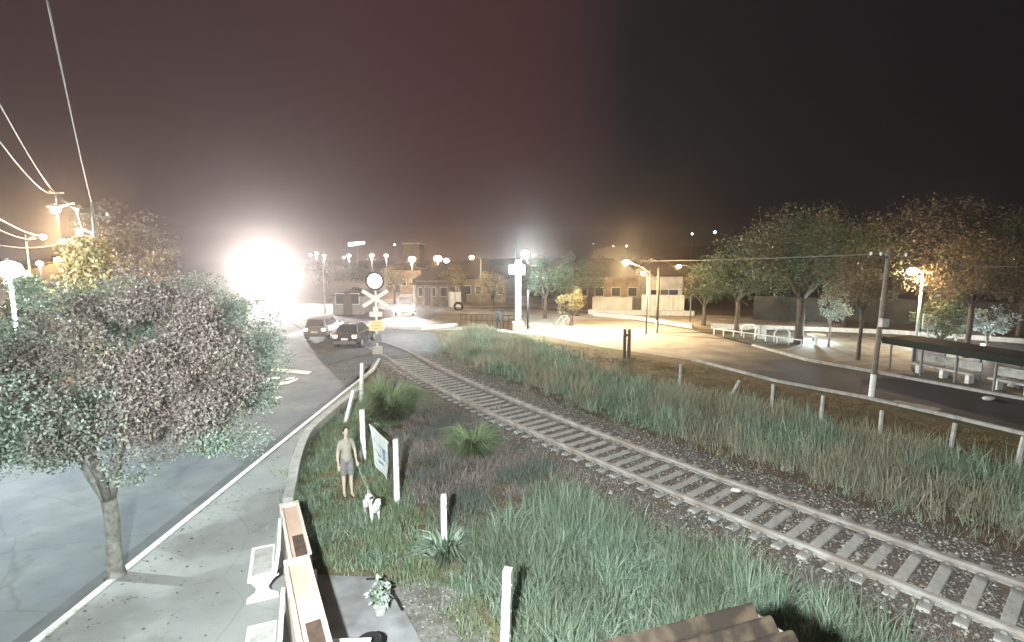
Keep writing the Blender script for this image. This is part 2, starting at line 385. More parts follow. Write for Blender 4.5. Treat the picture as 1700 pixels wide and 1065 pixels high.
# road markings
mk = MB()
for q in ([(453,611),(518,617),(512,622),(449,616)], [(452,626),(466,626),(462,630),(449,630)], [(446,628),(449,630),(441,638),(438,636)],
          [(462,636),(478,633),(495,628),(494,631),(478,638),(463,640)], [(446,642),(462,642),(461,646),(445,646)], [(443,657),(467,659),(464,664),(441,662)],
          [(476,628),(490,626),(488,629),(474,631)]):
    mk.sheet(P2(q), .026)
struct(mk.build('road_marking', M_worn))

# ------------------------------------------------------------------ the railway
rt = thing('railway_track', 'single railway track on pale concrete sleepers running diagonally from the crossing', 'railway')
prof = [(-.10, 0), (-.10, .06), (-.03, .085), (-.03, .115), (-.058, .125), (-.062, .158), (-.05, .165), (.05, .165), (.062, .158), (.058, .125), (.03, .115), (.03, .085), (.10, .06), (.10, 0)]
for sd in (-.835, .835):
    pts = offs(TC, sd)[::2]; vs = []; n = len(prof)
    for i, p in enumerate(pts):
        t = (pts[min(i+1, len(pts)-1)]-pts[max(i-1, 0)]).normalized(); nn = Vector((-t.y, t.x))
        for (a, z) in prof: vs.append((p.x+nn.x*a, p.y+nn.y*a, z+RT-.165))
    fs = [(i*n+k, i*n+(k+1) % n, (i+1)*n+(k+1) % n, (i+1)*n+k) for i in range(len(pts)-1) for k in range(n)]
    MB().add(vs, fs).build('rail', M_rail, rt)
slp = MB(); slp.box((0, .0, .0), (2.66, .20, .16), taper=.94)
for s_x in (-.835, .835):
    for o_x in (-.155, .155): slp.box((s_x+o_x, 0, .10), (.075, .10, .045), taper=.7)
slp_me = None; acc = 0; nsl = 0
for i in range(len(TC)-1, 0, -1):
    acc += (TC[i]-TC[i-1]).length
    if acc >= .47:
        acc -= .47; sl_ = (TC[i]-TC[i-1]).length; p = TC[i-1].lerp(TC[i], min(1, acc/sl_))
        if p.y < 3.5 or p.y > 29.3: continue
        t = (TC[i]-TC[i-1]); a = math.atan2(t.y, t.x)+math.pi/2
        if slp_me is None: o = slp.build('sleeper', M_sleep, rt, bevel=.015); slp_me = o
        else: o = slp_me.copy(); C.objects.link(o); o.parent = rt
        o.location = (p.x+rnd.uniform(-.02, .02), p.y, -.008+rnd.uniform(-.012, .008)); o.rotation_euler = (rnd.uniform(-.01, .01), rnd.uniform(-.008, .008), a+rnd.uniform(-.02, .02)); nsl += 1
# fastening clips: one mesh part per track would hide them; small bolts left to the rail foot
# ballast stones (uncountable)
rg = np.random.default_rng(3)
def stones(name, cen, size):
    n = len(cen)
    base = np.array([[1,0,0],[0,1,0],[-1,0,0],[0,-1,0],[0,0,.8],[0,0,-.8]], float)
    fc = np.array([[0,1,4],[1,2,4],[2,3,4],[3,0,4],[1,0,5],[2,1,5],[3,2,5],[0,3,5]])
    a = rg.uniform(0, 6.28, n); ca, sa = np.cos(a), np.sin(a)
    V = base[None]*rg.uniform(.6, 1.25, (n, 6, 1))
    V = V+rg.normal(0, .15, V.shape)
    X = V[..., 0]*ca[:, None]-V[..., 1]*sa[:, None]; Y = V[..., 0]*sa[:, None]+V[..., 1]*ca[:, None]
    V = np.stack([X, Y, V[..., 2]], -1)*size[:, None, None]+cen[:, None]
    Fc = (fc[None]+np.arange(n)[:, None, None]*6).reshape(-1, 3)
    return npmesh(name, V.reshape(-1, 3), Fc, M_stone)
TCl = [p for p in TC if 3 < p.y < 30]; off_n = 26000
idx = rg.integers(1, len(TCl)-1, off_n); lat = rg.uniform(-2.2, 2.2, off_n)
lat = np.where(rg.random(off_n) < .12, rg.uniform(-4.2, 3.6, off_n), lat)
cen = []
for i, l in zip(idx, lat):
    t = (TCl[i+1]-TCl[i-1]).normalized(); p = TCl[i]+Vector((-t.y, t.x))*l+t*rg.uniform(-.12, .12)
    cen.append((p.x, p.y, .034+abs(rg.normal(0, .010))))
cen = np.array(cen)
keep = (np.abs(np.abs(lat)-.835) > .1)
cen = cen[keep]
pg = [at(*p)[:2] for p in [(650,958),(700,955),(760,975),(810,1040),(830,1160),(640,1160)]]; pa_ = np.array(pg); qx = rg.uniform(pa_[:, 0].min(), pa_[:, 0].max(), 1500); qy = rg.uniform(pa_[:, 1].min(), pa_[:, 1].max(), 1500)
ov = np.stack([rg.uniform(-4.2, -1.6, 160), rg.uniform(7.0, 9.2, 160)], -1)
sz = rg.uniform(.018, .042, len(cen)); sz[rg.random(len(sz)) < .01] *= 2.
M_peb = M_stone
struct(stones('ballast_stones', cen, sz), 'stuff')
pale = at(1222, 813, .1)
tag(MB().ball((0, 0, 0), (.13, .09, .045), 10, 6).build('stone', mat('pale_stone', (.75, .74, .70), .8, .1), loc=pale+Vector((0, 0, .0))), 'flat pale stone lying on a sleeper between the two rails', 'stone')

kk_ = None
# ------------------------------------------------------------------ grass
def inpoly(x, y, poly):
    c = np.zeros(len(x), bool); n = len(poly)
    for i in range(n):
        x0, y0 = poly[i]; x1, y1 = poly[(i+1) % n]
        m = ((y0 > y) != (y1 > y)) & (x < (x1-x0)*(y-y0)/(y1-y0+1e-12)+x0); c ^= m
    return c
def grass(name, poly_px, ntuft, per, length, width, m, spread=.06, lean=.45, world=False, skip=None):
    poly = poly_px if world else [at(*p)[:2] for p in poly_px]
    pa = np.array(poly); lo, hi = pa.min(0), pa.max(0)
    X = []; Y = []
    tot = 0
    while tot < ntuft:
        x = rg.uniform(lo[0], hi[0], ntuft*2); y = rg.uniform(lo[1], hi[1], ntuft*2)
        k = inpoly(x, y, poly); x, y = x[k], y[k]
        if skip is not None:
            kk = skip(x, y); x, y = x[kk], y[kk]
        X.append(x); Y.append(y); tot += len(x)
    X = np.concatenate(X)[:ntuft]+rg.normal(0, .22, ntuft); Y = np.concatenate(Y)[:ntuft]+rg.normal(0, .22, ntuft)
    fld = np.sin(X*3.1+1.7*np.sin(Y*2.3))*np.sin(Y*3.7+1.3*np.sin(X*1.9))+.5*np.sin(X*7.3+Y*5.1)*np.sin(Y*8.2-X*4.)
    kp = rg.random(ntuft) < .68+.62*fld; X = X[kp]; Y = Y[kp]; fld = fld[kp]; ntuft = len(X)
    n = ntuft*per
    ts = rg.uniform(.45, 1.25, ntuft)*(1+.30*fld+.25*np.sin(X*1.1+Y*.7)*np.sin(Y*.9-X*.6))
    X = np.repeat(X, per)+rg.normal(0, spread, n); Y = np.repeat(Y, per)+rg.normal(0, spread, n)
    L = rg.uniform(length[0], length[1], n)*np.repeat(ts, per); a = rg.uniform(0, 6.283, n); le = np.abs(rg.normal(0, lean, n))
    W = rg.uniform(.6, 1.2, n)*width
    dx, dy = np.cos(a), np.sin(a)
    bend = rg.uniform(.5, 1.4, n)*le
    p0 = np.stack([X, Y, np.zeros(n)-.01], -1)
    mid = p0+np.stack([dx*le*.35*L, dy*le*.35*L, L*.55], -1)
    tip = p0+np.stack([dx*(le*.5+bend)*L*.7, dy*(le*.5+bend)*L*.7, L*np.maximum(.45, 1-.35*bend)], -1)
    b = rg.uniform(0, 6.283, n); s = np.stack([np.cos(b), np.sin(b), np.zeros(n)], -1)*W[:, None]/2
    V = np.stack([p0-s, p0+s, mid+s*.8, mid-s*.8, tip+s*.1, tip-s*.1], 1).reshape(-1, 3)
    Fq = (np.array([[0, 1, 2, 3], [3, 2, 4, 5]])[None]+np.arange(n)[:, None, None]*6).reshape(-1, 4)
    return struct(npmesh(name, V, Fq, m), 'stuff')
GG = [(.08, .13, .085), (.15, .23, .145), (.23, .32, .22), (.48, .54, .42), (.09, .12, .08)]
DRY = [(.16, .13, .125), (.28, .235, .225), (.46, .40, .38), (.20, .17, .15)]
M_gl = leafmat('lawn_grass', GG, patch=[(.16, .20, .10), (.28, .32, .19), (.13, .18, .09)], pscale=.9)
M_gt = leafmat('tall_grass', [(.09, .14, .10), (.15, .225, .155), (.23, .32, .235), (.50, .56, .47), (.08, .11, .08)], patch=[(.13, .165, .115), (.28, .33, .24), (.09, .12, .08)], pscale=.7)
M_gd = leafmat('dry_grass', DRY, patch=[(.11, .14, .12), (.18, .21, .18), (.22, .22, .22)], pscale=.6)
M_gr = leafmat('verge_grass', [(.09, .15, .10), (.17, .25, .175), (.27, .35, .26), (.52, .56, .46)], patch=[(.24, .22, .155), (.46, .43, .33), (.15, .16, .11)], pscale=.35)
nott = lambda dmin: (lambda x, y: np.array([track_dist(a, b) > dmin for a, b in zip(x, y)], bool))
grass('short_grass', [(597,655),(640,690),(655,780),(700,850),(760,905),(825,975),(838,1120),(800,1120),(770,1030),(730,985),(690,965),(640,955),(520,945),(500,900),(486,840),(496,775),(512,735)], 8200, 7, (.08, .26), .015, M_gl, .045, .75)
kq = inpoly(qx, qy, pg); struct(stones('pebbles', np.stack([qx[kq], qy[kq], np.full(kq.sum(), .015)], -1), rg.uniform(.008, .026, kq.sum())), 'stuff')
grass('tall_grass', [(735,885),(800,905),(870,880),(905,830),(985,800),(1070,850),(1160,905),(1330,985),(1560,1100),(1560,1200),(850,1200),(848,1100),(838,1000),(770,930)], 4300, 21, (.25, .75), .0125, M_gt, .055, .62, skip=nott(3.0))
grass('dry_grass', [(640,615),(690,640),(860,725),(1010,805),(930,850),(880,885),(800,905),(735,880),(668,800),(640,700),(612,660)], 8500, 6, (.07, .34), .013, M_gd, .07, .9, skip=nott(1.9))
grass('dry_grass', [(1000,800),(1100,850),(1300,940),(1600,1080),(1700,1130),(1400,1100),(1250,1010),(1100,910),(990,850)], 2600, 6, (.08, .22), .012, M_gd, .06, .6, skip=nott(1.75))
grass('verge_grass', [(735,600),(750,560),(800,548),(900,578),(1040,636),(1200,664),(1400,712),(1600,768),(1760,815),(1850,960),(1700,903),(1560,868),(1400,832),(1200,772),(1100,733),(1020,700),(900,655),(820,622)], 9500, 13, (.22, .75), .022, M_gr, .09, .55, skip=nott(2.9))
grass('verge_grass', [(700,592),(740,556),(900,590),(1100,672),(1400,770),(1750,890),(1900,1000),(1700,925),(1400,838),(1200,778),(1000,700),(820,632)], 6000, 7, (.05, .26), .014, M_gr, .08, .8, skip=nott(2.1))
M_lw = leafmat('parched_grass', [(.22, .16, .08), (.30, .22, .12), (.16, .13, .07)], patch=[(.13, .13, .06), (.20, .16, .09)], pscale=.3)
grass('parched_grass', [(860,560),(1000,582),(1150,604),(1290,642),(1440,670),(1700,735),(1850,780),(1850,860),(1600,775),(1400,720),(1200,668),(1040,640),(900,585)], 9000, 5, (.04, .11), .02, M_lw, .08, .6)
def bush_tuft(name, label, px, py, n, rad, hgt, m, cat='bush', cnt=None):
    c = at(px, py); k = cnt or 2600
    a = rg.uniform(0, 6.28, k); r = rad*.35*np.sqrt(rg.random(k)); X = c.x+r*np.cos(a); Y = c.y+r*np.sin(a)
    L = hgt*rg.uniform(.45, 1.1, k); out = rg.uniform(.1, 1.15, k); lob = 1+.28*np.sin(a*3+px)+.18*np.sin(a*7+2); L = L*lob; out = out*lob
    W = rg.uniform(.010, .024, k)
    p0 = np.stack([X, Y, np.zeros(k)], -1)
    d = np.stack([np.cos(a), np.sin(a), np.zeros(k)], -1)
    mid = p0+d*(out*rad*.4)[:, None]+np.array([0, 0, 1])*(L*.65)[:, None]; tip = p0+d*(out*rad*.95)[:, None]+np.array([0, 0, 1])*(L*(1-.35*out))[:, None]
    b = rg.uniform(0, 6.28, k); s = np.stack([np.cos(b), np.sin(b), 0*b], -1)*W[:, None]
    V = np.stack([p0-s, p0+s, mid+s, mid-s, tip+s*.15, tip-s*.15], 1).reshape(-1, 3)-np.array(c)
    Fq = (np.array([[0, 1, 2, 3], [3, 2, 4, 5]])[None]+np.arange(k)[:, None, None]*6).reshape(-1, 4)
    return tag(npmesh(name, V, Fq, m, loc=c), label, cat)
M_bu = leafmat('bush_blades', [(.12, .19, .10), (.21, .29, .15), (.36, .42, .24), (.09, .13, .07)])
bush_tuft('grass_bush', 'large rounded clump of long grass at the foot of the crossing mast', 648, 700, 0, 1.15, 1.35, M_bu, cnt=5200)
bush_tuft('grass_bush', 'smaller yellow-green clump of grass alone in the dry weeds beside the track', 785, 752, 0, .8, .72, M_bu, cnt=2600)
bush_tuft('grass_bush', 'spiky grass clump in front of the white leaning fence post at the bottom', 740, 930, 0, .5, .55, M_gt, cnt=700)

# ------------------------------------------------------------------ trees
def leaves(name, cen, rad, nper, size, m, parent, flat=.8, seed=0):
    """leaf quads in clumps; cen (k,3), rad (k,)"""
    g2 = np.random.default_rng(seed); k = len(cen); n = k*nper
    d = g2.normal(0, 1, (n, 3)); d /= np.linalg.norm(d, axis=1)[:, None]
    r = np.repeat(rad, nper)*g2.uniform(.25, 1.08, n)**.6
    P = np.repeat(cen, nper, 0)+d*r[:, None]*np.array([1, 1, flat])
    # leaf frame
    u = g2.normal(0, 1, (n, 3))+d*.4+np.array([0, 0, -.35]); u /= np.linalg.norm(u, axis=1)[:, None]
    v = np.cross(u, g2.normal(0, 1, (n, 3))); v /= np.linalg.norm(v, axis=1)[:, None]+1e-9
    w_ = np.cross(u, v); L = size*g2.uniform(.6, 1.4, n)[:, None]; W = L*.42
    V = np.stack([P, P+u*L*.5+v*W*.6+w_*L*.08, P+u*L, P+u*L*.5-v*W*.6+w_*L*.08], 1).reshape(-1, 3)
    Fq = (np.arange(n)[:, None]*4+np.arange(4)[None])
    return npmesh(name, V, Fq, m, parent)
def tree(name, label, base, hgt, cr, cz, crz, trunk_r, m, mbark, nclump=60, nper=120, lsize=.13, crad=.5, seed=1, group=None, fork=None, lean=(0, 0), flat=.8, limbs=6, under=.15, cat='tree', spread=1.):
    """cr crown radius, cz crown centre height, crz crown half height"""
    g2 = random.Random(seed); t = thing(name, label, cat, base, group=group)
    fork = fork or cz-crz*1.0; lx, ly = lean
    tb = MB(); fp = Vector((lx*fork, ly*fork, fork))
    tb.tube([(0, 0, -.1), (lx*.1, ly*.1, .12), (fp.x*.3, fp.y*.3, fork*.35), (fp.x*.6+.03, fp.y*.6, fork*.7), fp], [trunk_r*1.55, trunk_r*1.2, trunk_r, trunk_r*.92, trunk_r*.95], 10)
    lim = []
    for i in range(limbs):
        a = 6.283*i/limbs+g2.uniform(-.4, .4); rr = cr*g2.uniform(.45, .85)*spread
        e = Vector((fp.x+math.cos(a)*rr, fp.y+math.sin(a)*rr, cz+g2.uniform(-.5, .55)*crz))
        m1 = fp+(e-fp)*.35+Vector((0, 0, -.08*crz+g2.uniform(0, .3)*crz))
        tb.tube([fp-Vector((0, 0, .12)), m1, fp+(e-fp)*.7+Vector((0, 0, .08*crz)), e], [trunk_r*.62, trunk_r*.42, trunk_r*.24, trunk_r*.08], 7)
        lim.append((m1, e))
        for j in range(3):
            e2 = e+Vector((g2.uniform(-1, 1)*cr*.35, g2.uniform(-1, 1)*cr*.35, g2.uniform(-.2, .6)*crz)); s0 = m1.lerp(e, g2.uniform(.3, .9))
            tb.tube([s0, s0.lerp(e2, .5)+Vector((0, 0, .05)), e2], [trunk_r*.2, trunk_r*.12, trunk_r*.04], 5)
    tb.build('trunk', mbark, t, smooth=True)
    g3 = np.random.default_rng(seed+100); cs = []
    while len(cs) < nclump:
        d = g3.normal(0, 1, 3); d /= np.linalg.norm(d)
        if d[2] < -.55: d[2] *= .6
        r = g3.uniform(.45, 1.0)**.5
        lump = 1+.16*math.sin(d[0]*5+seed)+.12*math.sin(d[1]*7+seed*2)+.1*math.sin(d[2]*9)
        p = np.array([d[0]*cr*r*lump, d[1]*cr*r*lump, d[2]*crz*r*lump])
        p += np.array([lx*fork, ly*fork, cz]); cs.append(p)
    cs = np.array(cs); rad = crad*g3.uniform(.6, 1.3, nclump)
    leaves('crown', cs, rad, nper, lsize, m, t, flat, seed)
    return t

M_ftree = None
def ftree_mat():
    """street tree: green outer leaves, reddish brown ones over the top and middle"""
    m = bpy.data.materials.new('street_tree_leaves'); m.use_nodes = True; t = m.node_tree
    b = t.nodes['Principled BSDF']; b.inputs['Roughness'].default_value = .5
    g = nd(t, 'ShaderNodeNewGeometry'); tc = nd(t, 'ShaderNodeTexCoord')
    def ramp(cs):
        r = nd(t, 'ShaderNodeValToRGB')
        r.color_ramp.elements[0].color = (*cs[0], 1); r.color_ramp.elements[1].color = (*cs[-1], 1)
        for i, c in enumerate(cs[1:-1]):
            e = r.color_ramp.elements.new((i+1)/(len(cs)-1)); e.color = (*c, 1)
        t.links.new(g.outputs['Random Per Island'], r.inputs[0]); return r.outputs[0]
    gr = ramp([(.08, .13, .09), (.17, .25, .18), (.28, .37, .29), (.42, .50, .43), (.09, .13, .09)])
    br = ramp([(.12, .095, .09), (.25, .20, .19), (.34, .28, .265), (.20, .175, .13), (.42, .37, .35)])
    # distance from a point high in the crown's middle
    vm = nd(t, 'ShaderNodeVectorMath', operation='DISTANCE'); t.links.new(tc.outputs['Object'], vm.inputs[0]); vm.inputs[1].default_value = (1.5, -.6, 4.25)
    n = nd(t, 'ShaderNodeTexNoise'); n.inputs['Scale'].default_value = 1.3; n.inputs['Detail'].default_value = 3; t.links.new(tc.outputs['Object'], n.inputs['Vector'])
    ma = nd(t, 'ShaderNodeMath', operation='MULTIPLY_ADD'); ma.inputs[1].default_value = 2.4; t.links.new(n.outputs['Fac'], ma.inputs[0]); t.links.new(vm.outputs['Value'], ma.inputs[2])
    mr = nd(t, 'ShaderNodeMapRange'); mr.inputs['From Min'].default_value = 2.5; mr.inputs['From Max'].default_value = 3.5; t.links.new(ma.outputs[0], mr.inputs['Value'])
    mx = nd(t, 'ShaderNodeMix', data_type='RGBA'); t.links.new(mr.outputs[0], mx.inputs['Factor']); t.links.new(br, mx.inputs['A']); t.links.new(gr, mx.inputs['B'])
    t.links.new(mx.outputs['Result'], b.inputs['Base Color'])
    tr = nd(t, 'ShaderNodeBsdfTranslucent'); t.links.new(mx.outputs['Result'], tr.inputs['Color'])
    ms = nd(t, 'ShaderNodeMixShader'); ms.inputs[0].default_value = .2; t.links.new(b.outputs[0], ms.inputs[1]); t.links.new(tr.outputs[0], ms.inputs[2])
    t.links.new(ms.outputs[0], t.nodes['Material Output'].inputs['Surface']); return m
tb0 = at(192, 955, .1)
tree('street_tree', 'broad low street tree with a dome of green and reddish leaves at the near kerb', tb0, 5.2, 2.66, 3.66, 1.66, .122, ftree_mat(), M_bark,
     nclump=300, nper=610, lsize=.052, crad=.40, seed=11, fork=1.45, lean=(.0, .02), limbs=7, flat=.75, spread=.5)
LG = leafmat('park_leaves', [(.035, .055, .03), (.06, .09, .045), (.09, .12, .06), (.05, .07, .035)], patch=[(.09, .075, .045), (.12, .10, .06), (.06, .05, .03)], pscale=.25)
LB = leafmat('brown_leaves', [(.10, .075, .04), (.15, .11, .06), (.20, .15, .09), (.07, .06, .035)])  # brown to tan leaf tones
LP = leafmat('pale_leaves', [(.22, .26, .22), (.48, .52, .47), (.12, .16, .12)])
LY = leafmat('yellow_lit_leaves', [(.24, .19, .08), (.34, .27, .12), (.16, .13, .06)])  # yellow lamplight put into the leaf colour
def T(name, label, px, pyb, pyt, wpx, m, seed, trunkfrac=.3, **kw):
    b = at(px, pyb); top = atY(px, pyt, b.y).z; sc = b.y/F; cr = wpx/2*sc
    cz = top*(trunkfrac+1)/2; crz = top*(1-trunkfrac)/2
    a = dict(nclump=70, nper=110, lsize=.16, crad=max(.5, cr*.27), trunk_r=.16, mbark=M_barkd); a.update(kw)
    return tree(name, label, b, top, cr*.88, cz, crz*.9, a.pop('trunk_r'), m, a.pop('mbark'), seed=seed, **a)
PG = 'dark trees of the park on the right'
T('park_tree', 'wide dark tree with a forked trunk standing by the pale lit benches of the park', 1325, 572, 352, 260, LG, 21, .33, nclump=120, nper=130, trunk_r=.26, limbs=8, group=PG)
T('park_tree', 'slim-trunked tree left of the forked tree, hanging over the grey box', 1222, 556, 405, 165, LG, 22, .35, group=PG)
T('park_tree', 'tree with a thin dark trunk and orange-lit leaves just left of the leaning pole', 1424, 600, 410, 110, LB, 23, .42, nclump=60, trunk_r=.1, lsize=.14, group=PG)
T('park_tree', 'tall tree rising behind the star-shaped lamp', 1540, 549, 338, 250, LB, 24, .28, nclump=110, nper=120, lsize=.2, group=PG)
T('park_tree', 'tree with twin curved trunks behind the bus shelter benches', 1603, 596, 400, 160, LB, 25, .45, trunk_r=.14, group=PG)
T('park_tree', 'dark crown at the right edge of the photo above the shelter roof', 1690, 560, 362, 190, LG, 26, .28, nclump=90, group=PG)
T('park_tree', 'furthest tree of the park, a tall dim crown on the skyline above the forked tree', 1400, 540, 345, 190, LB, 27, .3, lsize=.24, group=PG)
T('park_tree', 'small round tree at the left end of the park beside the long white wall', 1168, 540, 440, 80, LG, 28, .3, nclump=40, group=PG)
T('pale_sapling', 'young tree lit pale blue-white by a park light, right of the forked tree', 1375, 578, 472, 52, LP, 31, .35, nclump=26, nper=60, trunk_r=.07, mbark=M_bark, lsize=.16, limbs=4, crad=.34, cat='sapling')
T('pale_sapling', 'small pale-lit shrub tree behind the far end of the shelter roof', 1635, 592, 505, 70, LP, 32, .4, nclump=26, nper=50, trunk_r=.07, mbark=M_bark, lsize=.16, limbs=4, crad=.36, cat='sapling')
T('park_tree', 'low dark tree behind the shelter, between the white post and the twin trunks', 1560, 585, 490, 80, LG, 33, .2, nclump=36, group=PG)
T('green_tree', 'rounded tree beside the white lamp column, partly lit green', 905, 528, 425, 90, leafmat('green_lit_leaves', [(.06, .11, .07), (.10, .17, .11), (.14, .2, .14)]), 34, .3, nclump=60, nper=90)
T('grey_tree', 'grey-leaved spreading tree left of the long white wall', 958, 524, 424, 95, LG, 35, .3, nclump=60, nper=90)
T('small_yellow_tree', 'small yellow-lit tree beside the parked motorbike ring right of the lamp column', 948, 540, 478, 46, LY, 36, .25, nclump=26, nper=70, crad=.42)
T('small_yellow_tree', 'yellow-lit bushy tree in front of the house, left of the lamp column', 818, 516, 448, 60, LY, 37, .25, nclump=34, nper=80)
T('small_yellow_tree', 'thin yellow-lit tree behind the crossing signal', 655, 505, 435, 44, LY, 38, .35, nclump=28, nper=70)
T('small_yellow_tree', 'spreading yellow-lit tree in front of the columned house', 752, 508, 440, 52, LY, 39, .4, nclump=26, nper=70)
# left side beyond the street
def TY(name, label, px, pyt, wpx, Y, m, seed, trunkfrac=.2, **kw):
    top = atY(px, pyt, Y); cr = wpx/2*Y/F; h = top.z
    a = dict(nclump=80, nper=120, lsize=.17, crad=max(.5, cr*.28), trunk_r=.18, mbark=M_barkd); a.update(kw)
    return tree(name, label, (top.x, Y, 0), h, cr*.88, h*(trunkfrac+1)/2, h*(1-trunkfrac)/2*.92, a.pop('trunk_r'), m, a.pop('mbark'), seed=seed, **a)
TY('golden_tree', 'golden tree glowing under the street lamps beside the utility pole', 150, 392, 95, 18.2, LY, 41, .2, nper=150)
TY('roadside_tree', 'tall dim tree behind the golden tree and the utility pole', 205, 352, 150, 33, leafmat('dim_leaves', [(.10, .085, .07), (.14, .12, .10), (.18, .16, .14)]), 42, .15, nclump=110)
TY('roadside_tree', 'grey-brown roadside tree between the golden tree and the train light', 240, 420, 120, 27, MATS['dim_leaves'], 43, .12)
TY('roadside_shrub', 'low shrub on the far roadside just left of the train light', 350, 492, 110, 34, MATS['dim_leaves'], 44, .1, nclump=60, cat='shrub')
TY('roadside_shrub', 'shrub mass on the far roadside behind the right edge of the big street tree', 295, 470, 100, 30, MATS['dim_leaves'], 45, .1, nclump=60, cat='shrub')
TY('roadside_shrub', 'dim green bush at the far left roadside behind the big street tree', 60, 462, 120, 21, LG, 46, .1, nclump=60, cat='shrub')
# distant tree line along the skyline
for i, (px, pyt, wp, Y) in enumerate([(545,438,60,110),(590,440,50,120),(470,430,90,120),(1000,425,60,90),(1060,432,70,95)]):
    TY('distant_tree', ['dim distant tree right of the train light', 'dim distant tree left of the crossing signal', 'dim distant tree behind the train light', 'distant tree on the skyline behind the grey-leaved tree',
       'distant tree on the skyline over the long white wall'][i], px, pyt, wp, Y, LG, 60+i, .1, nclump=40, nper=70, lsize=.45, limbs=4, group='dim distant trees on the skyline')

ll = np.random.default_rng(77); nl = 420
lx_ = np.where(ll.random(nl) < .6, KX+ll.exponential(.5, nl)+.05, ll.uniform(KX+.1, -4.6, nl)); ly_ = ll.uniform(5.5, 20, nl)
okk = lx_ < -3.9-(ly_-9)*.22; lx_, ly_ = lx_[okk], ly_[okk]; nl = len(lx_)
a_ = ll.uniform(0, 6.28, nl); sz_ = ll.uniform(.02, .045, nl); ex = np.stack([np.cos(a_), np.sin(a_), 0*a_], -1)*sz_[:, None]; ey = np.stack([-np.sin(a_), np.cos(a_), 0*a_+.3], -1)*sz_[:, None]*.45
p_ = np.stack([lx_, ly_, np.full(nl, .112)], -1)
struct(npmesh('fallen_leaves', np.stack([p_-ex, p_+ey, p_+ex, p_-ey+np.array([0, 0, .004])], 1).reshape(-1, 3), np.arange(nl*4).reshape(-1, 4), leafmat('dead_leaf', [(.12, .09, .05), (.20, .16, .09), (.08, .07, .05), (.30, .27, .2)])), 'stuff')
# ------------------------------------------------------------------ fence posts, fences
def post(px, pyb, pyt, label, name='fence_post', r=.075, m=M_white, lean=None, group=None, cat='fence post', z=None):
    b = at(px, pyb); h = z or atY(px, pyt, b.y).z
    t = b.copy(); ln = lean or (0, 0)
    mb = MB(); mb.box((0, 0, h/2-.1), (r*1.5, r*1.5, h+.2), taper=.9)
    for k in range(3): mb.box((r*.74, 0, h*(.35+.25*k)), (.012, .018, .02))
    o = mb.build(name, m, loc=b, bevel=.01); o.rotation_euler = (ln[1], ln[0], rnd.uniform(-.3, .3))
    return tag(o, label, cat, group)
LGp = 'white concrete posts along the near side of the track'
post(600, 668, 602, 'white concrete post beside the crossing mast, furthest of the near row', group=LGp, lean=(.06, 0), r=.09)
post(604, 764, 680, 'white post directly behind the man with the dog', group=LGp, r=.1)
post(660, 838, 729, 'white post at the right end of the hanging banner', group=LGp, r=.085)
post(738, 917, 821, 'white post standing alone among dry weeds right of the dog', group=LGp, r=.08)
post(838, 1112, 943, 'nearest white post, cut off by the bottom of the photo', group=LGp, r=.085, lean=(.03, 0))
post(573, 705, 643, 'pale post leaning to the right behind the man\'s head', group=LGp, r=.08, lean=(.3, 0))
RGp = 'short pale posts between the tall grass and the dark road'
rl = ['short post left of the leaning one at the grass edge', 'short post leaning sharply to the right', 'short upright post just right of the leaning one',
      'short upright post left of the utility pole\'s white foot', 'short post right of the utility pole\'s white foot', 'short post second from the right edge', 'short post nearest the right edge of the photo']
for (px, b, tp), l, ln in zip([(1128,652,604),(1208,668,627),(1280,690,637),(1362,712,656),(1459,736,681),(1575,762,702),(1684,792,724)], rl, [0, .42, 0, 0, 0, .08, .08]):
    post(px, b, tp, l, group=RGp, lean=(ln, 0), r=.06, m=M_conc)
# sagging fence wires on the near row
pp = [at(600, 668), at(604, 764), at(660, 838), at(738, 917), at(838, 1112)]
wr = MB()
for h in (.45, .8, 1.05):
    for a, b in zip(pp[:-1], pp[1:]):
        pts = [a.lerp(b, k/6)+Vector((0, 0, h-.06*math.sin(math.pi*k/6))) for k in range(7)]; wr.tube(pts, .0035, 4)
tag(wr.build('fence_wire', M_metal), 'thin sagging wires strung between the near white posts', 'wire')
# banner on the near fence
b0 = at(604, 764); b1 = at(660, 838)
q = [atY(613, 704, b0.y+.0), atY(643, 732, at(645, 815).y), atY(643, 796, at(645, 815).y), atY(622, 770, b0.y-.9)]
Y0 = b0.y-.2; Y1 = at(645, 815).y+.0
q = [atY(613, 704, Y0), atY(643, 733, Y1), atY(643, 797, Y1), atY(621, 768, Y0-.3)]
bn = thing('banner', 'white banner with faded blue marks hung on the wire fence beside the man', 'banner', tuple(q[3]))
bm = MB(); nn = 10; vs = []
O = Vector(q[3])
for j in range(nn+1):
    for i in range(nn+1):
        u, v = i/nn, j/nn
        p = (q[0].lerp(q[1], u)).lerp(q[3].lerp(q[2], u), v); p = p+Vector((.03*math.sin(u*7+v*3), 0, 0))
        vs.append(p-O)
n1 = len(vs); vs2 = vs+[v+Vector((.006, .004, 0)) for v in vs]
fs = [(j*(nn+1)+i, j*(nn+1)+i+1, (j+1)*(nn+1)+i+1, (j+1)*(nn+1)+i) for j in range(nn) for i in range(nn)]
bm.add(vs2, fs+[tuple(k+n1 for k in f[::-1]) for f in fs])
bm.build('cloth', mat('banner_cloth', (.66, .70, .72), .8, .1, 6.), bn, smooth=True)
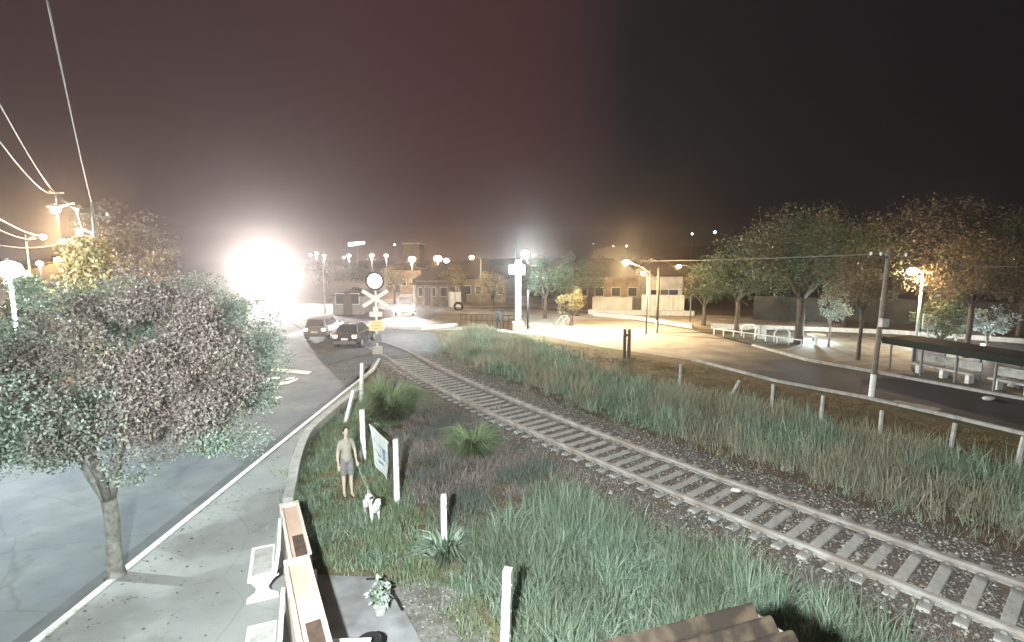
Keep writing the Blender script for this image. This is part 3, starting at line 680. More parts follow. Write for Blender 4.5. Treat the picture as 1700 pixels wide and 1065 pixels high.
# blue printed blotches: small raised prints
bp = MB()
for (u0, v0, u1, v1) in [(.12, .2, .22, .42), (.32, .25, .42, .5), (.5, .32, .62, .6), (.7, .3, .82, .62), (.2, .55, .34, .62), (.45, .7, .7, .78), (.74, .7, .86, .76)]:
    f = lambda u, v: (q[0].lerp(q[1], u)).lerp(q[3].lerp(q[2], u), v)+Vector((.03*math.sin(u*7+v*3)+.0, 0, 0))-O-Vector((.012, .012, 0))
    g1 = lambda u, v: f(u, v)+Vector((.03, -.02, 0))
    bp.add([g1(u0, v0), g1(u1, v0), g1(u1, v1), g1(u0, v1)], [(0, 1, 2, 3)])
bp.build('print', mat('banner_blue', (.22, .30, .40), .8, .2), bn)
MB().tube([q[0]-O, q[1]-O], .012, 6).build('rope', M_white, bn)
# mesh gate between banner and post
ga, gb = at(647, 818), at(657, 832)
gt = thing('wire_gate', 'narrow dark wire-mesh gate panel between the banner and the white post', 'gate', tuple(ga))
fr = MB(); d = gb-ga; hh = atY(650, 737, ga.y).z; hb = atY(650, 792, ga.y).z
fr.tube([(0, 0, hb), (0, 0, hh), tuple(d+Vector((0, 0, hh))), tuple(d+Vector((0, 0, hb))), (0, 0, hb)], .012, 6); fr.build('frame', M_dark, gt)
gm = MB()
for k in range(1, 12): z = hb+(hh-hb)*k/12; gm.tube([(0, 0, z), tuple(d+Vector((0, 0, z)))], .003, 4)
for k in range(1, 5): gm.tube([tuple(d*k/5+Vector((0, 0, hb))), tuple(d*k/5+Vector((0, 0, hh)))], .003, 4)
gm.build('wire_mesh', M_metal, gt)
# thick grey pillar by the lit junction
pb = at(1040, 593); ph = atY(1040, 546, pb.y).z
pl = thing('wooden_marker', 'short thick double wooden post standing on dark grass in front of the bright lit pool', 'post', tuple(pb))
for s in (-.13, .13): MB().box((s, 0, ph/2-.1), (.17, .2, ph+.2)).build('upright', M_wood, pl, bevel=.02)
MB().box((0, -.105, ph*.8), (.42, .03, .12)).build('board', M_wood, pl)

# ------------------------------------------------------------------ lamps / poles
BW = emit('lamp_white', (.92, 1, 1), 60); BS = emit('lamp_sodium', (1, .78, .45), 45); BD = emit('lamp_distant', (1, .93, .82), 14)
def street_lamp(name, label, top, base, power, col, bulb, br=.16, arm=None, pole_r=.07, pm=M_metal, group=None, cat='street lamp', white_foot=False):
    """top: bulb position; base: pole foot"""
    base = Vector(base); t = thing(name, label, cat, tuple(base), group=group); tp = Vector(top)-base
    mb = MB(); hz = tp.z+(.1 if arm is None else arm)-(br*1.0 if name in ('globe_lamp', 'distant_lamp') else 0)
    mb.cyl((0, 0, -.1), (0, 0, hz), pole_r, pole_r*.6, 10); mb.build('pole', pm, t, smooth=True)
    if abs(tp.x)+abs(tp.y) > .3:
        MB().tube([(0, 0, hz-.35), tuple(Vector((tp.x*.25, tp.y*.25, hz-.1+(tp.z-hz)*.1))), tuple(Vector((tp.x*.6, tp.y*.6, max(hz, tp.z)+.02))), (tp.x, tp.y, tp.z+.1)], [.035, .03, .03, .03], 6).build('arm', pm, t, smooth=True)
    if name in ('globe_lamp', 'distant_lamp') or (name == 'sodium_lamp' and br > .3): MB().cyl((tp.x, tp.y, tp.z+br*.7), (tp.x, tp.y, tp.z+br*1.15), br*.4, br*.1, 12).build('cap', M_metal, t)
    else: MB().box((tp.x, tp.y, tp.z+br*.9+.03), (br*3.0, br*2.0, br*.5), taper=.7).build('lamp_head', M_metal, t, bevel=.02)
    MB().ball((tp.x, tp.y, tp.z), (br*1.1, br, br*.8), 14, 8).build('bulb', bulb, t, smooth=True)
    if white_foot: MB().cyl((0, 0, 0), (0, 0, 1.0), pole_r*1.04, pole_r*1.03, 12).build('painted_foot', M_white, t)
    if power:
        lamp('lamp_light', (tp.x, tp.y, tp.z-br*1.15), power, col, .12, t)
    return t
WC = (.84, 1, .96); SC = (1, .66, .30)
# out-of-frame row on the far side of the street (first one lights the foreground)
street_lamp('street_lamp', 'street lamp on the far kerb outside the left edge of the photo', (-14.6, 9.8, 7.6), (-16.2, 9.8, 0), 6200, WC, BW, .14)
# wall-mounted yard lamp on the building that carries the camera
yl = thing('wall_lamp', 'floodlight on the wall bracket of the house behind the viewpoint', 'lamp', (-1.05, -.6, 6.1))
MB().box((0, 0, 0), (.3, .18, .2)).build('housing', M_dark, yl, bevel=.02); MB().box((0, .095, 0), (.26, .01, .16)).build('lens', BW, yl)
lamp('lamp_light', (0, .2, 0), 16500, (.90, 1, .97), .12, yl, spot=140, target=None, blend=1).rotation_euler = (R(76), 0, R(-14))
# utility pole at left with two lamps
up = atY(152, 335, 20); ub = Vector((up.x, 20, 0))
upo = thing('utility_pole', 'utility pole with crossarm, rising out of the golden tree at left', 'utility pole', tuple(ub))
MB().cyl((0, 0, -.1), (0, 0, up.z), .07, .05, 10).build('pole', M_metal, upo, smooth=True)
MB().box((0, 0, up.z-.5), (1.1, .06, .06), ry=.15).build('crossarm', M_metal, upo)
for s in (-.55, 0, .55): MB().ball((s, 0, up.z-.38-s*.15), (.04, .04, .07)).build('insulator', M_white, upo)
l1 = atY(92, 348, 20.5)-ub
MB().tube([(0, 0, up.z-1.9), (-.5, .1, up.z-1.2), (-.9, .3, l1.z+.25), tuple(l1+Vector((0, 0, .1)))], .03, 6).build('lamp_arm', M_metal, upo, smooth=True)
MB().box(tuple(l1+Vector((0, 0, .14))), (.5, .25, .1)).build('lamp_head', M_metal, upo)
MB().ball(tuple(l1), (.17, .15, .13)).build('bulb', BS, upo, smooth=True)
lamp('lamp_light', tuple(l1-Vector((0, 0, .2))), 2800, (1, .80, .52), .12, upo)
l2 = atY(90, 320, 26)
def LY_(name, label, px, py, Y, power, col, bulb, br, side=1, bx=1.4, group=None, **kw):
    tp = atY(px, py, Y); return street_lamp(name, label, tuple(tp), (tp.x+bx*side, Y, 0), power, col, bulb, br, group=group, **kw)
FG = 'street lamps along the far left roadside'
LY_('street_lamp', 'roadside lamp left of and lower than the one on the curved arm', 72, 393, 26, 1200, SC, BS, .13, -1, .9, FG)
LY_('street_lamp', 'lamp between the two roadside lamps, above the sloping roof', 105, 400, 33, 1500, SC, BS, .15, 1, .9, FG)
LY_('street_lamp', 'lamp right against the utility pole, over the golden tree', 132, 386, 22, 3800, (1, .78, .5), BS, .12, 1, .7, FG)
LY_('globe_lamp', 'dazzling white globe lamp on a white pole at the left edge', 15, 447, 15, 2200, (.9, 1, 1), BW, .30, -1, .0, cat='street lamp', pm=M_white, pole_r=.07)
LY_('globe_lamp', 'smaller white lamp right of the dazzling one at the left edge', 40, 455, 22, 500, (.9, 1, 1), BW, .17, 1, .0, cat='street lamp', pm=M_white)
LY_('globe_lamp', 'small round white lamp left of the bright house window', 66, 437, 30, 30, (.9, 1, 1), BW, .16, 1, .0, cat='street lamp')
LY_('street_lamp', 'thin unlit street lamp left of the train light', 350, 455, 34, 0, SC, M_metal, .10, -1, .3)
DG = 'distant round street lamps on the skyline'
dl = [(515,423,120,4,'leftmost of the distant skyline lamps, at the edge of the train glow'), (525,420,120,5,'larger of the close pair of distant lamps beside the train glow'), (538,424,115,5,'distant lamp third from the train glow'),
      (571,427,120,4,'fainter lamp of the pair under the long floodlight'), (579,424,110,6,'brighter lamp of the pair under the long floodlight'), (617,424,100,6,'distant lamp directly above the left edge of the crossing signal'),
      (641,424,100,6,'distant lamp just right of the crossing signal top'), (655,406,130,3,'tiny dim light high above the crossing signal')]
for px, py, Y, dpx, l in dl:
    LY_('distant_lamp', l, px, py, Y, 0 if dpx < 5 else 2500, (1, .9, .75), BD, dpx/2*Y/F, 1, .0, DG)
LY_('sodium_lamp', 'round yellow-white lamp in front of the square tower', 684, 430, 78, 2600, SC, BS, .48, 1, 0)
LY_('sodium_lamp', 'largest round lamp above the columned house', 727, 429, 72, 3600, SC, BS, .5, 1, 0)
LY_('sodium_lamp', 'smaller lamp touching the right of the largest round lamp', 741, 432, 76, 900, SC, BS, .36, 1, 0)
LY_('sodium_lamp', 'small lamp on an angled arm left of the white lamp column', 783, 427, 56, 1300, SC, BS, .22, 1, 1.0)
LY_('sodium_lamp', 'small lamp at the corner of the park trees over the long white wall', 1127, 442, 46, 1500, SC, BS, .17, 1, 1.2)
# main sodium lamp over the junction
sb_ = at(1090, 552); tp = atY(1040, 435, sb_.y)
ml = thing('sodium_lamp', 'lamp on a long arm over the brightly lit junction', 'street lamp', tuple(sb_)); q_ = tp-sb_
ht = atY(1088, 445, sb_.y).z
MB().cyl((0, 0, -.1), (0, 0, ht), .12, .09, 10).build('pole', M_wood, ml, smooth=True)
MB().cyl((0, 0, 0), (0, 0, 1.0), .125, .124, 12).build('painted_foot', M_conc, ml)
MB().tube([(0, 0, ht-.9), (q_.x*.5, 0, q_.z-.4), (q_.x, 0, q_.z+.12)], .035, 6).build('arm', M_metal, ml)
MB().box((q_.x, 0, q_.z+.2), (.6, .3, .12), taper=.7).build('lamp_head', M_metal, ml)
MB().ball(tuple(q_), (.26, .22, .17)).build('bulb', BS, ml, smooth=True)
lamp('lamp_light', tuple(q_-Vector((0, 0, .25))), 8500, (1, .70, .36), .15, ml)
LY_('sodium_lamp', 'second lamp low beside the pole of the junction lamp', 1068, 454, 38.5, 150, SC, BS, .15, 1, .35)
# star lamp in the park
stb = at(1519, 585); tp = atY(1515, 450, stb.y-.1)
street_lamp('park_lamp', 'star-shaped bright lamp on a white post behind the shelter roof', tuple(tp), tuple(stb), 3000, (1, .72, .42), BS, .27, pole_r=.1, pm=M_white)
LY_('park_lamp', 'tiny white light in the dark trees at the right edge', 1683, 429, 60, 30, (1, 1, 1), BW, .13, 1, 0)
p = at(1537, 585); ls = thing('notice_board', 'plain pale board on a post right of the star-shaped lamp post', 'board', tuple(p)); zb_ = atY(1537, 533, p.y).z
MB().cyl((0, 0, 0), (0, 0, zb_), .05, .05, 8).build('post', M_white, ls); MB().box((0, -.06, zb_), (.9, .06, .95)).build('panel', M_white, ls, bevel=.02)
# white lamp column
cb = at(860, 548); 
col = thing('lamp_column', 'tall white column with a brilliant lamp beside the green-lit tree', 'lamp column', tuple(cb))
zc = atY(860, 432, cb.y).z
MB().box((0, 0, zc/2-.1), (.5, .5, zc+.2), taper=.85).build('shaft', M_white, col, bevel=.02)
MB().box((-.1, 0, zc*.87), (1.25, .4, .75)).build('cross_block', M_white, col, bevel=.05)
MB().box((0, 0, .35), (.9, .9, .7)).build('plinth', M_white, col, bevel=.02)
lt = atY(872, 422, cb.y-.4)-cb
MB().tube([(0, 0, zc-.2), (lt.x, lt.y, lt.z)], .04, 6).build('arm', M_metal, col)
MB().ball(tuple(lt), (.30, .30, .30)).build('bulb', BW, col, smooth=True)
lamp('lamp_light', tuple(lt+Vector((0, -.4, -.2))), 9000, (.85, 1, 1), .15, col)
# bare poles
def pole(px, pyb, pyt, label, r=.09, m=M_wood, z=None, name='pole', lean=0., foot=0.):
    b = at(px, pyb); h = atY(px, pyt, b.y).z; t = thing(name, label, 'pole', tuple(b)); t.rotation_euler = (0, lean, 0)
    MB().cyl((0, 0, -.1), (0, 0, h), r, r*.75, 10).build('shaft', m, t, smooth=True)
    if foot: MB().cyl((0, 0, 0), (0, 0, foot), r*1.05, r*1.04, 12).build('painted_foot', M_white, t)
    return t, b, h
pole(876, 546, 480, 'short dark pole in front of the lamp column', .09, M_dark)
pole(1076, 533, 448, 'slim pale pole with a small sign left of the junction lamp pole', .07, M_conc)
pole(900, 512, 418, 'thin pole rising out of the green-lit tree', .06, M_conc)
pole(857, 520, 399, 'thin tall mast rising above the lamp column', .07, M_metal)
pole(835, 545, 515, 'thin dark post at the right end of the railing', .035, M_dark)
pole(540, 520, 428, 'bare pale pole between the train light and the crossing signal', .08, M_conc)
t_, b_, h_ = pole(1446, 662, 412, 'tall wooden utility pole with a white painted foot beside the dark road', .105, mat('pale_wood', (.22, .185, .15), .9, .3, 10., .4, 40.), lean=.03, foot=1.05, name='utility_pole')
MB().box((0, 0, h_-.35), (1.6, .1, .1)).build('crossarm', M_wood, t_)
for s in (-.7, -.3, .7): MB().ball((s, 0, h_-.22), (.05, .05, .08)).build('insulator', M_white, t_)
MB().box((.0, -.2, h_*.52), (.28, .22, .34)).build('meter_box', M_conc, t_, bevel=.01)
UP2 = Vector((b_.x+h_*.03, b_.y, h_-.2))
# floodlight bank far away
fb = atY(592, 404, 140)
fl = thing('floodlight_mast', 'long bright floodlight bank high over the distant skyline', 'floodlight', (fb.x, 140, 0))
MB().cyl((0, 0, -.1), (0, 0, fb.z), .2, .15, 8).build('mast', M_metal, fl); MB().box((0, .3, fb.z), (4.6, .3, 1.0), ry=-.12).build('frame', M_metal, fl)
for k in range(4): MB().box((-1.7+k*1.12, .0, fb.z+(-.2+k*.13)), (1.0, .2, .95-.14*k)).build('lamp_panel', emit('panel_white', (1, .97, .92), 9), fl)
# hill lights
for (px, py, r, l) in [(1187,385,.95,'brighter of the two lights high on the dark hill'), (1149,388,.7,'dimmer light left of the brightest hill light'), (1040,408,.7,'hill light above the junction lamp'), (1018,408,.55,'hill light just left of the one above the junction lamp'),
                       (985,404,.35,'faintest hill light, over the grey-leaved tree')]:
    p = atY(px, py, 326); t = thing('hill_lamp', l, 'lamp', (p.x, p.y, 0)); MB().cyl((0, 0, -1), (0, 0, p.z), .12, .1, 6).build('pole', M_metal, t); MB().ball((0, 0, p.z), r).build('bulb', emit('hill_bulb', (.9, .97, 1), 5), t)

# wires
def wire(label, pts, r=.012, sag=.3, m=M_metal):
    mb = MB(); out = []
    for a, b in zip(pts[:-1], pts[1:]):
        a, b = Vector(a), Vector(b)
        for k in range(24): s = k/24; out.append(a.lerp(b, s)-Vector((0, 0, sag*4*s*(1-s))))
    out.append(Vector(pts[-1])); mb.tube(out, r, 5)
    return tag(mb.build('power_cable', m, smooth=True), label, 'cable', 'overhead cables')
Mw = mat('cable', (.13, .12, .115), .6, .1)
utop = Vector((up.x, 20, up.z))
wire('overhead cable climbing steeply to the top edge of the photo from the utility pole', [utop, atY(70, -40, 5.4)], .011, .25, Mw)
wire('upper cable from the left edge to the small crossarm above the curved lamp', [atY(92, 320, 24), atY(-10, 155, 9)], .012, .2, Mw)
wire('lower cable from the left edge to the small crossarm above the curved lamp', [atY(82, 320, 24), atY(-10, 222, 9)], .012, .2, Mw)
wire('cable from the small crossarm to the utility pole crossarm', [atY(100, 322, 24), utop-Vector((.5, 0, .4))], .014, .1, Mw)
wire('thick bright cable sloping down to the lower left street lamp', [atY(-20, 352, 12), atY(66, 391, 24)], .022, .1, Mw)
wire('thin cable under the thick sloping one at the left edge', [atY(-20, 372, 12), atY(60, 395, 26)], .012, .15, Mw)
wire('bright sagging cable running to the lamp beside the utility pole', [atY(-20, 402, 16), atY(132, 388, 21.8)], .022, .35, Mw)
xa = atY(92, 320, 24)
xp = thing('utility_pole', 'slim pole with a small pale crossarm above the curved-arm lamp', 'utility pole', (xa.x, 24, 0)); MB().cyl((0, 0, -.1), (0, 0, xa.z), .04, .028, 8).build('pole', M_dark, xp); MB().box((0, 0, xa.z), (.75, .06, .06)).build('crossarm', M_metal, xp)
wire('faint cable from the far left skyline to the tall wooden utility pole', [atY(990, 432, 52), UP2], .02, .15, Mw)
wire('cable from the tall wooden utility pole to the right edge', [UP2, atY(1760, 438, 17)], .014, .25, Mw)

# ------------------------------------------------------------------ crossing signal
cs = at(627, 590); sg = thing('crossing_signal', 'railway crossing mast with a round light, white X boards and a yellow plate', 'crossing signal', tuple(cs)); sY = cs.y
Z = lambda py: atY(627, py, sY).z
MB().cyl((0, 0, -.1), (0, 0, Z(470)), .06, .05, 12).build('mast', M_white, sg, smooth=True)
zr = Z(466)
tg = MB().cyl((0, -.06, zr), (0, -.1, zr), .56, .56, 28).build('target_board', M_black, sg)
MB().cyl((0, -.101, zr), (0, -.2, zr), .42, .40, 28).build('signal_light', emit('signal_white', (1, 1, 1), 5), sg)
MB().box((0, -.12, zr+.5), (.5, .3, .05)).build('hood', M_black, sg)
zx = Z(495)
for i, s in enumerate((-1, 1)):
    MB().box((0, -.10-.05*i, zx), (1.75, .03, .22), ry=s*R(32)).build('crossbuck_board', M_white, sg, bevel=.01)
MB().box((0, -.09, Z(514)), (.3, .05, .35)).build('small_plate', M_white, sg); MB().box((0, -.09, Z(521)), (.75, .03, .3)).build('white_plate', M_white, sg, bevel=.01)
yp = MB().box((0, -.09, Z(540)), (.85, .03, .62)).build('yellow_plate', mat('yellow_sign', (.80, .66, .36), .6, .06), sg, bevel=.02)
ym = MB()
for k, wd in enumerate((.5, .62, .44)): ym.box((rnd.uniform(-.03, .03), -.108, Z(540)+.17-k*.16), (wd, .006, .05))
ym.build('faded_lines', mat('orange_print', (.62, .42, .16), .7, .1), yp)
MB().box((0, 0, .25), (.5, .5, .6)).build('footing', M_conc, sg, bevel=.03)
MB().box((.12, -.05, 1.05), (.3, .25, .5)).build('relay_box', M_metal, sg, bevel=.01)

# ------------------------------------------------------------------ vehicles
M_tyre = mat('tyre', (.02, .02, .02), .85, .1); M_hub = mat('hubcap', (.4, .4, .4), .4, .1, metal=.6)
def car(label, loc, rz, paint, L=4.0, Wd=1.68, Ht=1.45, wagon=False, rear_glow=2., head=0., ptype='car'):
    t = thing('parked_car' if False else ptype, label, 'car' if ptype != 'van' else 'van', loc, rz)
    # x forward, y left. sections of lower body: x, zlow, zhigh, halfwidth
    hl = L/2; W = Wd/2
    sec = [(-hl, .42, .78, W*.80), (-hl+.08, .28, .92, W*.93), (-hl+.5, .22, .95, W), (-.3*hl, .2, .93, W), (.35*hl, .2, .92, W), (hl-.6, .22, .86, W*.98), (hl-.12, .27, .74, W*.9), (hl, .40, .62, W*.76)]
    def loft(sec, taper=.9):
        vs = []; fs = []; n = 8
        for (x, a, b, h) in sec:
            m_ = (a+b)/2
            vs += [(x, -h*.82, a), (x, -h, a+.12), (x, -h, m_+.08), (x, -h*taper, b), (x, h*taper, b), (x, h, m_+.08), (x, h, a+.12), (x, h*.82, a)]
        for i in range(len(sec)-1):
            for k in range(n): k2 = (k+1) % n; fs.append((i*n+k, (i+1)*n+k, (i+1)*n+k2, i*n+k2))
        fs.append(tuple(range(n))); fs.append(tuple(reversed(range((len(sec)-1)*n, len(sec)*n))))
        return vs, fs
    b = MB(); b.add(*loft(sec)); b.build('body', paint, t, smooth=False, bevel=.03)
    rb = -hl+(.12 if wagon else .3); top = Ht
    # cabin: base ring and roof ring
    base = [(rb, W*.86), (.42*hl, W*.86)]; roof = [(rb+(.22 if wagon else .42), W*.68), (.42*hl-.85, W*.68)]
    zb = .925
    vs = [(base[0][0], -base[0][1], zb), (base[1][0], -base[1][1], zb), (base[1][0], base[1][1], zb), (base[0][0], base[0][1], zb),
          (roof[0][0], -roof[0][1], top), (roof[1][0], -roof[1][1], top), (roof[1][0], roof[1][1], top), (roof[0][0], roof[0][1], top)]
    cb_ = MB().add(vs, [(0, 1, 5, 4), (1, 2, 6, 5), (2, 3, 7, 6), (3, 0, 4, 7), (4, 5, 6, 7), (3, 2, 1, 0)]).build('cabin', paint, t, bevel=.05)
    V = [Vector(v) for v in vs]
    def pane(a, b_, c, d_, name, u0=.08, u1=.92, v0=.12, v1=.88, off=.015):
        A, B, Cc, D = V[a], V[b_], V[c], V[d_]; nrm = (B-A).cross(D-A).normalized()*off
        f = lambda u, v: (A.lerp(B, u)).lerp(D.lerp(Cc, u), v)
        pts = [f(u0, v0)+nrm, f(u1, v0)+nrm, f(u1, v1)+nrm, f(u0, v1)+nrm]; inn = [p-nrm*2.2 for p in pts]
        MB().add(pts+inn, [(0, 1, 2, 3), (7, 6, 5, 4), (0, 4, 5, 1), (1, 5, 6, 2), (2, 6, 7, 3), (3, 7, 4, 0)]).build(name, M_pglass, t)
    pane(1, 2, 6, 5, 'windscreen'); pane(3, 0, 4, 7, 'rear_window')
    for (a, b_, c, d_) in ((0, 1, 5, 4), (2, 3, 7, 6)):
        s0 = (0, 1, 5, 4) == (a, b_, c, d_)
        pane(a, b_, c, d_, 'side_window', .07, .47); pane(a, b_, c, d_, 'side_window', .53, .93)
    for x in (-hl+.72, hl-.78):
        for y in (-1, 1):
            wv = MB().cyl((x, y*(W-.16), .31), (x, y*(W+.015), .31), .31, .30, 20).build('wheel', M_tyre, t)
            MB().cyl((x, y*(W+.012), .31), (x, y*(W+.03), .31), .19, .17, 14).build('hubcap', M_hub, wv)
    for y in (-1, 1):
        MB().box((-hl+.02, y*W*.72, .78), (.1, .26, .17)).build('tail_light', emit('tail_light', (1, .62, .5), rear_glow), t, bevel=.02)
        MB().box((hl-.08, y*W*.64, .62), (.12, .32, .15)).build('headlight', emit('headlight_on', (1, 1, 1), 60) if head else mat('headlight_glass', (.6, .6, .6), .1, .05), t, bevel=.02)
        MB().box((.38*hl-.25, y*(W+.07), .98), (.12, .16, .12)).build('door_mirror', paint, t, bevel=.02)
        if head: lamp('headlight_beam', (hl+.05, y*W*.64, .62), head, (1, .98, .95), .06, t, spot=80, blend=.6).rotation_euler = (0, R(-88), 0)
    MB().box((-hl-.02, 0, .40), (.12, Wd*.86, .2)).build('rear_bumper', mat('grey_plastic', (.14, .14, .145), .6, .1), t, bevel=.03)
    MB().box((hl-.0, 0, .38), (.12, Wd*.84, .2)).build('front_bumper', MATS['grey_plastic'], t, bevel=.03)
    MB().box((-hl-.03, 0, .62), (.06, .42, .13)).build('number_plate', M_white, t)
    for y in (.0,):
        MB().box((-.05*hl, -W-.0, .6), (.015, .02, .5)).build('door_seam', M_black, t); MB().box((-.15*hl, -W-.012, .78), (.16, .025, .03)).build('door_handle', M_dark, t)
    return t
zd = RT-.03
car('dark hatchback crossing the rails, nearest car left of the signal mast', (at(572, 579, .13).x+.1, at(572, 579, .13).y+2.0, zd), R(88), mat('dark_car_paint', (.045, .04, .045), .25, .1, spec=.6), rear_glow=6)
car('grey estate car just ahead and left of the dark hatchback, seen from behind', (at(519, 566, .13).x+.1, at(519, 566, .13).y+2.2, zd), R(91), mat('grey_car_paint', (.19, .17, .165), .3, .1, spec=.6), L=4.3, Ht=1.5, wagon=True, rear_glow=3)
car('pale oncoming vehicle with blazing headlights behind the crossing signal', (at(668, 524).x, at(668, 524).y+1.5, .02), R(-82), mat('pale_car_paint', (.5, .5, .5), .3, .1, spec=.6), L=4.6, Wd=1.85, Ht=1.85, wagon=True, head=5000, ptype='van')

# locomotive
th = Vector((TRX, 66)); td = (TC[0]-TC[60]).normalized()
i0 = min(range(len(TC)), key=lambda i: abs(TC[i].y-66)); tg_ = (TC[i0+6]-TC[i0-6]).normalized()  # towards the crossing
ang = math.atan2(tg_.y, tg_.x)
lo = thing('locomotive', 'locomotive behind the dazzling round headlight, coming towards the crossing', 'train', (TC[i0].x, TC[i0].y, RT), ang)
Mloc = mat('locomotive_paint', (.12, .11, .12), .5, .2); 
MB().extr([(-16, .9), (-.2, .9), (0, 1.1), (0, 2.4), (-.35, 2.6), (-1.6, 2.65), (-1.7, 3.7), (-2.0, 3.9), (-4.4, 3.95), (-4.6, 3.4), (-16, 3.4)], -1.4, 1.4).build('hood', Mloc, lo, bevel=.05)
MB().box((-8, 0, .72), (15.8, 2.7, .34)).build('underframe', M_dark, lo)
for y in (-.75, .75): MB().box((-1.64, y, 3.2), (.04, .9, .62)).build('cab_window', M_pglass, lo)
for x in (-1.8, -3.4, -5.0, -11, -12.6, -14.2):
    for y in (-.83, .83): MB().cyl((x, y-.07, .46), (x, y+.07, .46), .46, .46, 20).build('wheel', M_dark, lo)
MB().box((.3, 0, .75), (.6, .3, .3)).build('coupler', M_dark, lo)
for y in (-1.0, 1.0): MB().tube([(.02, y, 1.1), (.12, y, 1.3), (.12, y, 2.2), (.02, y, 2.3)], .02, 6).build('handrail', M_white, lo)
MB().box((.02, 0, 3.05), (.2, 1.1, .62)).build('headlight_housing', M_dark, lo, bevel=.04)
for y in (-.25, .25): MB().cyl((.125, y, 3.1), (.17, y, 3.1), .21, .21, 20).build('headlight', emit('train_headlight', (1, 1, 1), 800), lo)
TH = Vector((.6, 0, 3.35))
lamp('headlight_beam', tuple(TH), 112000, (1, .985, .95), .25, lo, spot=112, blend=.6).rotation_euler = (0, R(-96), 0)

# ------------------------------------------------------------------ buildings
M_roof = mat('clay_roof', (.10, .075, .055), .9, .25, 6., .6, 20.); M_wy = mat('yellow_wall', (.36, .29, .19), .9, .2, 2., col2=(.22, .18, .13), s2=.9)
M_wg = mat('grey_wall', (.33, .31, .29), .9, .15, 2.); M_wc = mat('cream_wall', (.62, .56, .46), .9, .1, 1.2, col2=(.5, .45, .36), s2=1.)
M_dkw = mat('dark_window', (.03, .03, .035), .3, .2)
def house(label, px, pyb, wpx, wall_h, m, roof_h=1.2, depth=8., porch=False, nwin=3, door=True, rz=0., name='house', roofm=None, Y=None, columns=0, flat=False):
    b = at(px, pyb) if Y is None else Vector((atY(px, 425, Y).x, Y, 0)); Wd = wpx*b.y/F; t = thing(name, label, 'house', tuple(b), rz)
    MB().box((0, depth/2, wall_h/2), (Wd, depth, wall_h)).build('wall', m, t)
    if flat: MB().box((0, depth/2, wall_h+.12), (Wd+.3, depth+.3, .24)).build('roof', M_conc, t)
    else:
        o = .5; MB().add([(-Wd/2-o, -o, wall_h+.01), (Wd/2+o, -o, wall_h+.01), (Wd/2+o, depth+o, wall_h+.01), (-Wd/2-o, depth+o, wall_h+.01), (-Wd/2+depth*.3, depth/2, wall_h+roof_h), (Wd/2-depth*.3, depth/2, wall_h+roof_h)],
                 [(0, 1, 5, 4), (1, 2, 5), (2, 3, 4, 5), (3, 0, 4), (3, 2, 1, 0)]).build('roof', roofm or M_roof, t)
    for k in range(nwin):
        x = -Wd/2+Wd*(k+.5)/nwin
        f = MB().box((x, -.02, 1.6), (min(1.2, Wd/nwin*.5)+.16, .08, 1.16)).build('window', M_white, t)
        MB().box((x, -.05, 1.6), (min(1.2, Wd/nwin*.5), .06, 1.0)).build('pane', M_dkw, f)
    if door: MB().box((Wd/2-Wd/(2*nwin)+.0 if nwin == 0 else Wd*.5/nwin*.0+Wd*(1/nwin-.5), -.03, 1.05), (.9, .08, 2.1)).build('door', M_wood, t)
    for k in range(columns):
        x = -Wd/2+.3+(Wd-.6)*k/(columns-1); MB().cyl((x, -2.2, 0), (x, -2.2, wall_h*.86), .17, .15, 10).build('column', m, t)
    if columns: MB().box((0, -1.2, wall_h*.86+.1), (Wd+.4, 2.6, .2)).build('porch_roof', roofm or M_roof, t)
    return t
house('yellow-lit house with porch columns behind the largest round lamp', 728, 506, 74, 3.0, M_wy, 2.2, 9, nwin=4, columns=6)
house('low shed with a fence-like front behind the crossing signal', 578, 522, 50, 1.9, M_wg, .7, 6, nwin=2)
house('square dull tower block above the yellow houses', 683, 500, 28, 8.0, mat('dim_tower', (.14, .125, .11), .9, .2, 1.), 0, 5, nwin=2, flat=True, name='tower', Y=92, door=False)
house('long low yellow-brown house with a broad roof left of the lamp column', 795, 502, 90, 3.0, M_wy, 2.6, 10, nwin=5)
house('flat house between the tower and the yellow tree', 668, 503, 60, 3.6, M_wy, 1.4, 8, nwin=3, Y=84)
house('broad dark-roofed house behind the long white wall, left half', 1010, 498, 110, 3.4, M_wy, 2.2, 9, nwin=4, Y=62)
house('pale-gabled house behind the long white wall, right end', 1105, 496, 60, 3.6, M_wc, 2.0, 8, nwin=2, Y=58)
house('white house wall with one lit window at the far left', 92, 470, 34, 5.4, M_wg, 1., 6, nwin=2, Y=34, door=False)
wb = atY(92, 440, 33.5)
lw = thing('lit_window', 'bright lit upper window in its dark frame left of the golden tree', 'window', (wb.x, 33.9, wb.z))
MB().box((0, 0, 0), (1.1, .08, 1.25)).build('frame', M_dark, lw); MB().box((0, -.05, 0), (.75, .04, .95)).build('pane', emit('lit_window_pane', (1, .95, .88), 1.6), lw)
house('pale building front lit white at the left edge', 20, 470, 120, 4.2, M_wg, 1.2, 6, nwin=4, Y=30)
